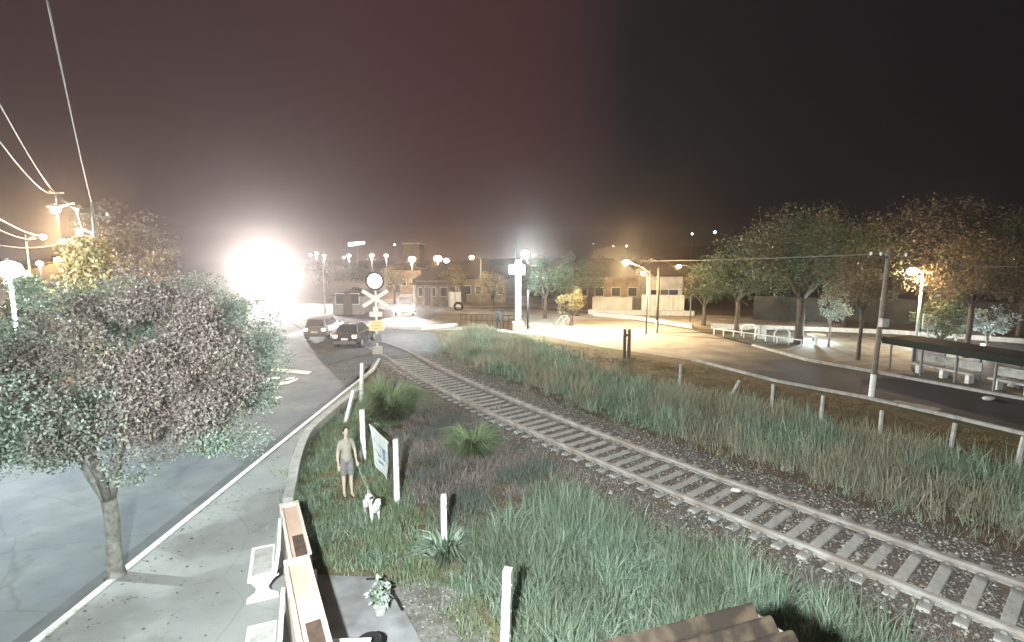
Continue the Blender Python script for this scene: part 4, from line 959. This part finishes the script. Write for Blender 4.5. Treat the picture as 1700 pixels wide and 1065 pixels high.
# long white wall
wa, wb_, wc_ = at(983, 517), at(1062, 518), at(1135, 519)
lwl = thing('boundary_wall', 'long cream wall lit by the junction lamp, with a dark gateway', 'wall', tuple(wa))
hW = atY(1100, 488, wa.y).z
dW = (wc_-wa); Lw = dW.length; wz = math.atan2(dW.y, dW.x); lwl.rotation_euler = (0, 0, wz)
MB().box((Lw*.22, 0, hW*.43), (Lw*.44, .2, hW*.86)).build('wall_panel', M_wc, lwl); MB().box((Lw*.77, 0, hW*.5), (Lw*.46, .2, hW)).build('wall_panel', M_wc, lwl)
MB().box((Lw*.49, .06, hW*.42), (Lw*.1, .06, hW*.8)).build('gate', M_wood, lwl)
for k in range(9): MB().box((Lw*(.56+.05*k), -.11, hW*.5), (.12, .04, hW)).build('pilaster', M_cream, lwl)
MB().box((Lw*.5, -2.6, .25), (Lw*1.1, .25, .5)).build('plinth', M_conc, lwl)
# white lit strips of low wall near column and railing
rlg = thing('railing', 'low dark railing across the pale street left of the lamp column', 'railing', tuple(at(765, 540)))
ra = at(765, 540); rb_ = at(872, 544); dr = rb_-ra; n = 12
mb = MB(); mb.tube([(0, 0, 1.0), tuple(dr+Vector((0, 0, 1.0)))], .03, 6); mb.tube([(0, 0, .5), tuple(dr+Vector((0, 0, .5)))], .02, 6); mb.build('top_rail', M_dark, rlg)
for k in range(n+1):
    p = dr*k/n; MB().cyl((p.x, p.y, -.05), (p.x, p.y, 1.0), .025, .025, 6).build('upright', M_dark, rlg)
tag(MB().ribbon([at(640, 546)[:2], at(700, 547)[:2], at(760, 541)[:2]], .18, -.02, .28).build('low_wall', M_white), 'low white wall strip beside the road beyond the crossing', 'wall')
tag(MB().ribbon([at(1150, 545)[:2], at(1062, 531)[:2], at(985, 524)[:2]], .25, -.02, .35).build('low_wall', M_conc), 'low pale wall running below the long cream wall', 'wall')
# white drums and tyre
for px, l in ((750, 'left of the two white drums by the roadside near the columned house'), (760, 'right of the two white drums, touching the black tyre')):
    p = at(px, 509); d_ = thing('drum', l, 'drum', tuple(p)); MB().cyl((0, 0, 0), (0, 0, 1.7), .42, .42, 16).build('body', M_white, d_); MB().cyl((0, 0, 1.701), (0, 0, 1.74), .44, .44, 16).build('lid', M_white, d_)
p = at(761, 515); ty = MB(); ty.tube([(math.cos(a)*.42, 0, .42+math.sin(a)*.42) for a in [math.pi*2*k/24 for k in range(25)]], .13, 8, caps=False)
tag(ty.build('tyre', M_tyre, loc=p, smooth=True), 'black tyre standing in front of the white drums', 'tyre')
# motorbike-like arch ring near small yellow tree
p = at(935, 540); bk = thing('bicycle', 'pale bicycle leaning by the small yellow tree right of the lamp column', 'bicycle', tuple(p), .2)
for x in (-.55, .55):
    m_ = MB(); m_.tube([(x+math.cos(a)*.34, 0, .36+math.sin(a)*.34) for a in [math.pi*2*k/20 for k in range(21)]], .03, 6, caps=False); m_.build('wheel', M_metal, bk)
MB().tube([(-.55, 0, .36), (-.15, 0, .85), (.4, 0, .85), (.55, 0, .36)], .025, 6).tube([(-.15, 0, .85), (0, 0, .32), (.4, 0, .85)], .025, 6).build('frame', M_white, bk)
MB().tube([(.4, -.25, 1.02), (.38, 0, .98), (.4, .25, 1.02)], .02, 6).build('handlebar', M_dark, bk); MB().box((-.18, 0, .93), (.26, .12, .05)).build('saddle', M_black, bk)

# ------------------------------------------------------------------ park furniture and bus shelter
def pbox(name, label, px, pyb, pyt, wpx, m, cat):
    b = at(px, pyb); h = atY(px, pyt, b.y).z; t = thing(name, label, cat, tuple(b)); Wd = wpx*b.y/F
    MB().box((0, 0, h/2), (Wd, Wd*.8, h)).build('cabinet', m, t, bevel=.02); MB().box((0, 0, h+.03), (Wd*1.12, Wd*.92, .06)).build('cap', M_conc, t); MB().box((0, -Wd*.4-.005, h*.5), (Wd*.8, .02, h*.85)).build('door', m, t); return t
pbox('utility_cabinet', 'grey upright box on the park edge left of the forked tree', 1264, 564, 541, 11, M_conc, 'cabinet')
# bollards and pale tables of the park
tbp = at(1354, 575)
pt = thing('park_table', 'pale round concrete table between the forked tree and the pale sapling', 'table', tuple(tbp)); MB().cyl((0, 0, 0), (0, 0, .75), .12, .1, 12).build('leg', M_white, pt); MB().cyl((0, 0, .75), (0, 0, .83), .55, .55, 20).build('table_top', M_white, pt)
for px, pb_, l in ((1297, 570, 'low pale arch hoop left of the forked trunk'), (1228+14, 560, 'low pale hoop rail beside the slim-trunked tree')):
    p = at(px, pb_); m_ = MB(); m_.tube([(-.5, 0, 0), (-.5, 0, .75), (-.35, 0, .95), (.35, 0, .95), (.5, 0, .75), (.5, 0, 0)], .05, 8); tag(m_.build('hoop_rail', M_white, loc=p, smooth=True), l, 'barrier')
# lit low park fence
fa, fb_ = at(1185, 556), at(1330, 577)
pf = thing('park_rail', 'white knee-high rail along the park edge from the slim tree to the forked tree', 'railing', tuple(fa)); dd = fb_-fa
MB().tube([(0, 0, .5), tuple(dd+Vector((0, 0, .5)))], .04, 6).build('rail_bar', M_white, pf)
for k in range(9): p = dd*k/8; MB().cyl((p.x, p.y, 0), (p.x, p.y, .5), .04, .04, 8).build('upright', M_white, pf)
# lights inside the park that make the pale plants glow
def park_spot(label, px, py, power, col):
    p = at(px, py, .10); t = thing('ground_lamp', label, 'lamp', tuple(p)); MB().cyl((0, 0, 0), (0, 0, .35), .06, .05, 10).build('stem', M_dark, t); MB().ball((0, 0, .42), .10).build('bulb', emit('garden_bulb', (.85, 1, 1), 12), t)
    lamp('lamp_light', (0, 0, .62), power, col, .1, t)
park_spot('small garden lamp in the pale-lit corner between the forked tree and the sapling', 1350, 566, 1100, (.78, 1, 1))
park_spot('small garden lamp beside the white post behind the shelter', 1540, 578, 600, (.82, 1, 1))
park_spot('small garden lamp under the pale shrub tree behind the shelter', 1630, 585, 700, (.8, .9, 1))
# far park wall
tag(MB().ribbon([at(1180, 545)[:2], at(1300, 549)[:2], at(1480, 556)[:2], at(1700, 572)[:2], at(1900, 590)[:2]], .25, 0, .42).build('park_wall', M_conc), 'low pale wall along the back of the park path', 'wall')
tag(MB().ribbon([at(1250, 530)[:2], at(1480, 538)[:2], at(1900, 560)[:2]], .3, 0, 2.2).build('park_back_wall', mat('dark_wall', (.06, .055, .045), .95, .3, 1.)), 'plain grey wall across the back of the park', 'wall')
# bus shelter: long lean-to roof
S0, S1 = at(1478, 614), at(1700, 662); S1 = S0+(S1-S0)*1.35
sd_ = (S1-S0); sl = sd_.length; sa = math.atan2(sd_.y, sd_.x)
sh = thing('bus_shelter', 'long bus shelter with a dark sheet roof on thin posts beside the dark road', 'bus shelter', (S0.x, S0.y, .1), sa)
nx_ = Vector((-sd_.y, sd_.x, 0)).normalized()
zf = atY(1478, 562, S0.y).z-.1
Msr = mat('dark_roof_sheet', (.02, .026, .022), .9, .2, 4., spec=.05)
MB().add([(-.3, -.5, zf-.12), (sl, -.5, zf-.12), (sl, 1.5, zf+.0), (-.3, 1.5, zf+.0), (-.3, -.5, zf+.0), (sl, -.5, zf+.0), (sl, 1.5, zf+.10), (-.3, 1.5, zf+.10)],
         [(0, 1, 2, 3), (7, 6, 5, 4), (4, 5, 1, 0), (5, 6, 2, 1), (6, 7, 3, 2), (7, 4, 0, 3)]).build('roof', Msr, sh)
MB().box((sl/2, -.53, zf-.05), (sl+.3, .05, .34)).build('fascia', Msr, sh)
for k in range(6):
    for y in (-.2, 1.35): MB().cyl((k*sl/5+.1, y, 0), (k*sl/5+.1, y, zf-.03), .05, .05, 8).build('post', M_metal, sh)
MB().box((.8, 1.42, zf*.5), (1.5, .05, zf*.75)).build('side_panel', mat('dull_panel', (.20, .17, .20), .6, .2), sh)
# benches under the shelter: seat plank on blocks
bgp = 'concrete benches under the bus shelter'
bl = ['pale bench under the left end of the bus shelter', 'pale bench in the middle of the bus shelter', 'pale bench toward the right end of the bus shelter']
B0 = None
for i in range(3):
    pos = S0+sd_.normalized()*(.9+i*3.3)+nx_*.35
    if B0 is None:
        B0 = thing('shelter_bench', bl[0], 'bench', (pos.x, pos.y, .1), sa, bgp)
        MB().box((1.4, 0, .45), (2.8, .45, .10)).build('seat', M_conc, B0, bevel=.01); MB().box((1.4, .24, .78), (2.8, .07, .4)).build('backrest', M_conc, B0, bevel=.01)
        for x in (.3, 1.4, 2.5): MB().box((x, 0, .2), (.16, .36, .4)).build('leg', M_white, B0)
    else: dup(B0, (pos.x, pos.y, .1), sa, bl[i])
# blocks at the kerb front
bkl = ['first', 'second', 'third', 'fourth']
for i, (px, py, l) in enumerate([(1572, 622, 'pale block left of the shelter\'s middle post'), (1614, 628, 'pale block right of the shelter\'s middle post'), (1668, 636, 'pale block standing near the right end of the shelter'), (1682, 642, 'pale block nearest the right edge under the shelter')]):
    p = at(px, py, .1); tag(MB().box((0, 0, .17), (.3, .3, .34), taper=.85).build('concrete_block', M_conc, loc=p, bevel=.03), l, 'block', 'pale concrete blocks in front of the shelter benches')
# bike/post under star lamp
# kerb slab in the verge
p = at(1520, 677); tag(MB().box((0, 0, .05), (1.5, .5, .14), rz=-.95).build('drain_slab', M_conc, loc=p, bevel=.02), 'pale drain slab set in the near kerb of the dark road', 'slab')
p = at(1640, 663, .02); m_ = MB()
m_.ball((0, 0, .05), (.22, .14, .09)); m_.ball((.25, .1, .04), (.12, .1, .06))
tag(m_.build('litter', M_white, loc=p), 'small white scrap lying on the dark road before the shelter', 'litter')

# ------------------------------------------------------------------ near yard: wall, benches, patio, roof
# wall segments run along direction with vanishing point x=462
zt1, zt2 = .95, 1.15
def wallseg(label, pA, pB, wA, z, hole, group='salmon-topped garden wall sections'):
    """pA far-left top pixel, pB near-left top pixel"""
    A = at(*pA, z); B = at(*pB, z); d = (B-A); L = d.length; a = math.atan2(d.y, d.x)
    t = thing('garden_wall', label, 'wall', (A.x, A.y, 0), a, group)   # local x towards the camera, y to the right side (image right = +y?)
    s = 1
    MB().box((L/2, s*wA/2, z/2-.06), (L, wA, z-.12)).build('wall_body', M_cream, t)
    # raised rim
    rim = MB(); rw = .055
    rim.box((L/2, s*rw/2, z-.03), (L, rw, .06)); rim.box((L/2, s*(wA-rw/2), z-.03), (L, rw, .06)); rim.box((rw, s*wA/2, z-.03), (rw*2, wA-rw*2.02, .058))
    rim.build('rim', M_cream, t, bevel=.008)
    MB().box((L/2, s*wA/2, z-.1), (L-.01, wA-.01, .08)).build('salmon_top', M_salmon, t)
    if hole: MB().box((L*hole[0], s*wA*.58, z-.055), (L*hole[1], wA*.5, .012)).build('recess_patch', M_recess, t)  # flat dark patch paints the shade inside an opening
    return t
w1 = wallseg('farther salmon-topped garden wall section, with a dark opening painted at its near end', (463, 836), (479, 926), .36, zt1, (.80, .34))
w2 = wallseg('nearer and higher salmon-topped garden wall section, running off the bottom of the photo', (470, 930), (498, 1085), .38, zt2, (.86, .26))
p = at(514, 940, .5); jb = thing('junction_box', 'small pale box with a dark lid beside the join of the two wall sections', 'box', (p.x, p.y, 0), .3)
MB().box((0, 0, .25), (.2, .16, .5)).build('box_body', M_white, jb, bevel=.01); MB().box((0, 0, .52), (.23, .19, .035), rx=.15).build('lid', M_dark, jb)
# benches
def bench(label, loc, rz):
    t = thing('concrete_bench', label, 'bench', loc, rz, 'concrete benches along the footpath')
    # x along length, y depth (back at +y)
    MB().box((0, 0, .43), (1.05, .42, .06)).build('seat', M_white, t, bevel=.012)
    MB().box((0, 0, .463), (.84, .30, .012)).build('seat_panel', M_conc, t)
    MB().box((0, .25, .70), (1.1, .06, .46), rx=-.18).build('backrest', M_white, t, bevel=.012)
    pr = [(-.25, 0), (.25, 0), (.25, .06), (.12, .14), (.09, .24), (.2, .38), (.27, .40), (-.2, .40), (-.09, .24), (-.12, .14), (-.25, .06)]
    for x in (-.42, .42):
        mb = MB(); n = len(pr); vs = [(x-.04, a, b) for a, b in pr]+[(x+.04, a, b) for a, b in pr]
        mb.add(vs, [tuple(range(n)), tuple(range(2*n-1, n-1, -1))]+[(i, n+i, n+(i+1) % n, (i+1) % n) for i in range(n)]); mb.build('leg', M_white, t, bevel=.01)
    return t
pA = at(437, 940, .45); pBn = at(447, 1062, .45)
adir = math.atan2(at(462+.0, 900).y-at(466, 980).y, at(455, 900).x-at(462, 980).x)
b1_ = bench('white concrete bench beside the salmon-topped wall, whole in view', (pA.x, pA.y, .1), R(113)+math.pi)
dup(b1_, (pBn.x+.02, pBn.y-.28, .1), R(112)+math.pi, 'second white concrete bench, cut off by the bottom edge of the photo')
# patio
struct(MB().prism([at(*p)[:2] for p in [(505,955),(520,958),(640,962),(668,1010),(700,1070),(700,1150),(500,1150)]], -.02, .05).build('patio', mat('patio_concrete', (.20, .195, .20), .9, .25, 2.5, .2, 50., col2=(.30, .30, .31), s2=1.2)))
pla_ = None
hs = [at(608, 961, .09), at(622, 960, .09), at(638, 963, .09), at(648, 975, .09), at(668, 1012, .09)]
tag(MB().tube(hs, .022, 8).build('pipe', M_black), 'bent black pipe lying along the corner of the dark patio', 'pipe')
pw = at(555, 1064, .72); tb_ = thing('white_table', 'white table top cut off by the bottom edge beside the black bowl', 'table', (pw.x, pw.y-.30, .05), .05)
MB().box((0, 0, .65), (1.0, .7, .04)).build('table_top', M_white, tb_, bevel=.01)
for x in (-.42, .42):
    for y in (-.28, .28): MB().cyl((x, y, 0), (x, y, .63), .02, .02, 8).build('leg', M_metal, tb_)
pk = at(613, 1062, .5); bw = thing('black_pot', 'black round pot at the bottom edge right of the white table', 'pot', (pk.x, pk.y, .05))
MB().tube([(0, 0, 0), (0, 0, .05), (0, 0, .3), (0, 0, .45), (0, 0, .46)], [.10, .11, .15, .17, .155], 16).build('pot_body', M_black, bw)
# leafy plant
pp_ = at(632, 1018, .05); pla = thing('leafy_plant', 'pale-leaved potted plant on the patio near the bent black pipe', 'plant', tuple(pp_))
MB().tube([(0, 0, 0), (0, 0, .02), (0, 0, .22), (0, 0, .24)], [.11, .12, .15, .16], 14).build('pot', M_conc, pla)
g2 = np.random.default_rng(5); stems = MB(); cs_ = []; pla.scale = (.72, .72, .6)
for k in range(7):
    a = k*.9; e = Vector((math.cos(a)*.16, math.sin(a)*.16, .55+.12*(k % 3))); stems.tube([(0, 0, .2), tuple(e*.5+Vector((0, 0, .12))), tuple(e)], [.01, .008, .005], 5); cs_.append(tuple(e))
    cs_.append(tuple(e*.75))
stems.build('stem', mat('stem', (.12, .16, .08), .8, .1), pla)
leaves('foliage', np.array(cs_), np.full(len(cs_), .10), 9, .15, leafmat('pale_plant_leaf', [(.35, .42, .36), (.5, .55, .5), (.12, .2, .13)]), pla, 1., 9)
# corrugated roof corner bottom right
zr_ = 3.0
c0 = at(1246, 1007, zr_); c1 = at(1332, 1066, zr_-.0); c2 = at(1040, 1062, zr_)
u = (c1-c0); u.normalize(); v = (c2-c0); v.normalize()
# ribs run along v; eave edge along u
rf = thing('sheet_roof', 'rust-brown corrugated sheet roof corner rising into the bottom edge', 'roof', tuple(c0))
Lr, Lu, nu = 4.2, 2.6, 150; vs = []
v_s = v.copy(); v_s.z = -.0
for i in range(nu+1):
    s = Lu*i/nu; hz = .042*math.cos(2*math.pi*s/.18)
    for j in (0, 1): p = u*s+v_s*(Lr*j); vs.append((p.x, p.y, p.z+hz))
n0 = len(vs); vs += [(x, y, z-.008) for x, y, z in vs]
fs = [(2*i, 2*i+1, 2*i+3, 2*i+2) for i in range(nu)]+[(n0+2*i+2, n0+2*i+3, n0+2*i+1, n0+2*i) for i in range(nu)]+[(2*i, 2*i+2, n0+2*i+2, n0+2*i) for i in range(nu)]
MB().add(vs, fs).build('roof_sheet', mat('rusty_sheet', (.012, .007, .0045), .8, .35, 3., .1, 30., col2=(.035, .024, .015), s2=4.), rf)
pf_ = MB()
pf_.box(tuple(u*Lu/2+Vector((0, 0, -.09))), (Lu, .06, .1), rz=math.atan2(u.y, u.x)); pf_.build('purlin', M_wood, rf)
for s, l in ((.15, .1), (2.2, .1), (.15, 3.6), (2.2, 3.6)):
    p = u*s+v*l; MB().box((p.x, p.y, -zr_/2-.08), (.12, .12, zr_-.1)).build('post', M_wood, rf)

# ------------------------------------------------------------------ people and dog
def remesh(o, vox, sm=6):
    r = o.modifiers.new('remesh', 'REMESH'); r.mode = 'VOXEL'; r.voxel_size = vox; r.use_smooth_shade = True
    if sm: s = o.modifiers.new('smooth', 'SMOOTH'); s.iterations = sm; s.factor = .5
    return o
M_skin = mat('skin', (.58, .45, .36), .6, .06, 8.); M_short = mat('grey_shorts', (.22, .20, .205), .9, .15, 20.); M_shirt = mat('beige_shirt', (.36, .32, .27), .9, .1, 20.)
pm = at(578, 822); face = math.atan2(-pm.y, -pm.x)  # towards the camera
man = thing('person', 'person in beige top and grey shorts holding the dog\'s lead beside the fence', 'person', (pm.x, pm.y, .0), face+.25)
# local: x forward, y left(person's), z up
man.scale = (.84, .80, 1.0)
b = MB()
b.tube([(0, 0, .92), (0, 0, 1.0), (.0, 0, 1.12), (.01, 0, 1.28), (.0, 0, 1.40), (-.01, 0, 1.46)], [.13, .135, .125, .145, .12, .06], 14)
for y in (-1, 1): b.ball((0, y*.10, 1.37), (.085, .095, .075))
b.ball((0, 0, .95), (.12, .165, .12)); b.ball((0, 0, 1.28), (.105, .165, .15))
b.tube([(-.01, 0, 1.42), (.005, 0, 1.50), (.01, 0, 1.56)], [.062, .054, .055], 10)
b.ball((.02, 0, 1.635), (.092, .074, .115)); b.ball((.06, 0, 1.575), (.05, .048, .04)); b.ball((.115, 0, 1.62), (.022, .014, .022)); b.ball((.098, 0, 1.585), (.02, .026, .012))
for y in (-1, 1): b.ball((.0, y*.076, 1.625), (.02, .012, .03)); b.ball((.088, y*.032, 1.648), (.014, .018, .008))
# legs
for y, fx in ((-1, -.06), (1, .07)):
    b.tube([(0, y*.09, .92), (fx*.5, y*.095, .72), (fx*.7, y*.10, .50), (fx*.6-.01, y*.10, .36), (fx, y*.10, .12), (fx, y*.10, .07)], [.09, .084, .056, .06, .038, .042], 12)
    b.tube([(fx-.05, y*.10, .04), (fx+.03, y*.105, .05), (fx+.12, y*.115, .035), (fx+.19, y*.12, .028)], [.036, .042, .036, .02], 10)
# arms: person's right arm (y<0) hangs away from body; left arm holds the lead, bent
def arm(pts, rad, hand_dir, curl):
    b.tube(pts, rad, 10); w = Vector(pts[-1]); d = Vector(hand_dir).normalized(); s = d.cross(Vector((1, 0, 0))).normalized()
    b.tube([w, w+d*.045, w+d*.085], [.028, .036, .034], 8)
    pc = w+d*.085
    for k, (ln, o) in enumerate(((.07, -.027), (.08, -.009), (.075, .009), (.06, .027))):
        a0 = pc+s*o; m1 = a0+d*ln*.5+Vector((curl*.25, 0, 0))*ln; e = m1+(d*(1-curl)+Vector((curl, 0, 0))).normalized()*ln*.5; b.tube([a0, m1, e], [.0095, .009, .008], 6)
    th = w+d*.03+s*-.03; b.tube([th, th+(d*.6+s*-.5+Vector((.3, 0, 0)))*.05, th+(d+s*-.2+Vector((.4, 0, 0)))*.075], [.012, .011, .009], 6)
arm([(0, -.18, 1.38), (-.01, -.235, 1.2), (.0, -.265, 1.08), (.03, -.27, .96), (.05, -.265, .85)], [.055, .047, .04, .037, .027], (.15, .02, -1), .35)
arm([(0, .18, 1.38), (.0, .235, 1.22), (.01, .26, 1.09), (.11, .25, .98), (.20, .24, .91)], [.055, .047, .04, .037, .027], (.7, 0, -.7), .7)
body = b.build('body', M_skin, man); remesh(body, .009, 4)
sh_ = MB(); sh_.tube([(0, 0, .93), (0, 0, 1.0), (.0, 0, 1.12), (.01, 0, 1.28), (.0, 0, 1.40), (-.01, 0, 1.455)], [.15, .155, .145, .16, .135, .078], 16)
sh_.ball((0, 0, 1.29), (.125, .185, .165)); sh_.ball((0, 0, 1.02), (.135, .175, .14))
for y, e in ((-1, (-.01, -.235, 1.19)), (1, (0, .235, 1.20))): sh_.ball((0, y*.12, 1.375), (.095, .105, .08)); sh_.tube([(0, y*.17, 1.375), e], [.075, .064], 12)
remesh(sh_.build('shirt', M_shirt, man), .012, 4)
st = MB(); st.ball((0, 0, .93), (.145, .19, .12))
for y, fx in ((-1, -.06), (1, .07)): st.tube([(0, y*.09, .94), (fx*.45, y*.10, .72), (fx*.68, y*.102, .54)], [.11, .105, .098], 14)
remesh(st.build('shorts', M_short, man), .012, 3)
hr = MB(); hr.ball((-.005, 0, 1.665), (.098, .084, .10)); hr.ball((-.05, 0, 1.61), (.06, .07, .075)); remesh(hr.build('hair', mat('dark_hair', (.02, .017, .015), .7, .2), man), .012, 3)
for y, fx in ((-1, -.06), (1, .07)):
    s_ = MB(); s_.box((fx+.06, y*.11, .015), (.28, .10, .03)); s_.build('sandal', M_dark, man, bevel=.01)
for y in (-1, 1): MB().ball((.102, y*.031, 1.643), (.008, .011, .008)).build('eye', M_black, man)
# dog
dp = at(617, 872); fd = math.atan2(-dp.y, -dp.x)
dog = thing('dog', 'white dog with dark ears on a lead, facing the camera in the grass', 'dog', (dp.x, dp.y+.15, 0), fd+.28)
M_dog = mat('white_fur', (.72, .71, .68), .9, .06, 20.)
d = MB()
# local x forward; total length ~.75; shoulder .50
d.tube([(-.33, 0, .46), (-.22, 0, .455), (-.05, 0, .45), (.10, 0, .44), (.20, 0, .46), (.27, 0, .50)], [.085, .105, .10, .125, .12, .075], 14)
d.ball((.13, 0, .41), (.12, .10, .14)); d.ball((-.27, 0, .44), (.11, .10, .11))
d.tube([(.22, 0, .50), (.30, 0, .58), (.34, 0, .635)], [.085, .066, .06], 12)
d.ball((.37, 0, .66), (.085, .07, .068)); d.tube([(.41, 0, .645), (.48, 0, .625), (.525, 0, .62)], [.045, .036, .028], 10)
for y, fx in ((-1, .02), (1, -.03)):
    d.tube([(.16, y*.07, .44), (.15+fx, y*.085, .31), (.165+fx, y*.085, .18), (.16+fx, y*.085, .05)], [.06, .042, .028, .024], 10)
    d.ball((.185+fx, y*.085, .025), (.045, .032, .026))
for y, fx in ((-1, -.03), (1, .05)):
    d.tube([(-.26, y*.07, .42), (-.22+fx, y*.09, .30), (-.34+fx, y*.09, .19), (-.31+fx, y*.09, .05)], [.085, .055, .028, .024], 10)
    d.ball((-.285+fx, y*.09, .025), (.045, .032, .026))
d.tube([(-.33, 0, .50), (-.44, .03, .51), (-.56, .06, .51), (-.64, .09, .57)], [.03, .022, .017, .01], 8)
remesh(d.build('body', M_dog, dog), .011, 4)
for y in (-1, 1):
    e = MB(); e.add([(.34, y*.045, .71), (.39, y*.062, .70), (.36, y*.085, .66), (.40, y*.105, .635), (.345, y*.10, .63), (.33, y*.075, .68)], [(0, 1, 2, 5), (1, 3, 2), (2, 3, 4), (2, 4, 5)])
    s = e.build('ear', M_black, dog); q2 = s.modifiers.new('solid', 'SOLIDIFY'); q2.thickness = .014
    MB().ball((.43, y*.036, .672), .010).build('eye', M_black, dog)
MB().ball((.535, 0, .628), (.014, .018, .012)).build('nose', M_black, dog)
pt_ = MB().ball((.345, .0, .695), (.075, .066, .045)).build('head_patch', mat('dark_fur', (.03, .028, .027), .9, .2), dog)
MB().ball((-.04, .02, .515), (.11, .09, .045)).build('back_patch', MATS['dark_fur'], dog)
cl = MB(); cl.tube([(.27+math.cos(a)*.02-.02*math.sin(a), math.cos(a)*.085, .56+math.sin(a)*.075) for a in [2*math.pi*k/16 for k in range(17)]], .010, 6, caps=False); cl.build('collar', M_dark, dog)
bpy.context.view_layer.update()
ha = man.matrix_world @ Vector((.25, .24, .84)); hb_ = dog.matrix_world @ Vector((.25, 0, .63))
ld = MB(); ld.tube([ha.lerp(hb_, k/10)-Vector((0, 0, .12*math.sin(math.pi*k/10))) for k in range(11)], .008, 6); tag(ld.build('dog_lead', mat('lead', (.45, .42, .36), .8, .1)), 'slack pale lead from the person\'s hand to the dog\'s collar', 'lead')
# far figure on the pale street
fp_ = at(828, 547); f2 = thing('person', 'tiny dark distant figure standing on the pale street behind the railing', 'person', tuple(fp_), -1.2)
b = MB(); b.tube([(0, 0, .85), (0, 0, 1.1), (0, 0, 1.38)], [.14, .15, .13], 10); b.ball((0, 0, 1.38), (.1, .19, .09)); b.tube([(0, 0, 1.4), (0, 0, 1.52)], .05, 8); b.ball((.01, 0, 1.6), (.09, .075, .11))
for y in (-1, 1):
    b.tube([(0, y*.08, .88), (y*.10, y*.11, .48), (y*.14, y*.12, .05)], [.09, .06, .04], 8); b.tube([(0, y*.19, 1.38), (.02, y*.26, 1.1), (.10, y*.25, .86), (.12, y*.25, .78)], [.05, .042, .03, .035], 8)
    b.ball((y*.14+.05, y*.12, .03), (.11, .04, .035))
remesh(b.build('body', mat('dark_clothes', (.05, .06, .08), .9, .2), f2), .02, 3)

# ------------------------------------------------------------------ haze
hz = MB(); hz.box((0, 225, 14.5), (900, 520, 33)); ho = hz.build('bloom_haze', bpy.data.materials.new('bloom_haze')); ho['kind'] = 'stuff'  # thin scattering volume added so the lamps bloom
m = ho.data.materials[0]; m.use_nodes = True; t = m.node_tree; t.nodes.clear()
o = t.nodes.new('ShaderNodeOutputMaterial'); v = t.nodes.new('ShaderNodeVolumePrincipled'); v.inputs['Density'].default_value = .0008; v.inputs['Color'].default_value = (.95, .84, .82, 1)
v.inputs['Anisotropy'].default_value = .89
t.links.new(v.outputs[0], o.inputs['Volume'])
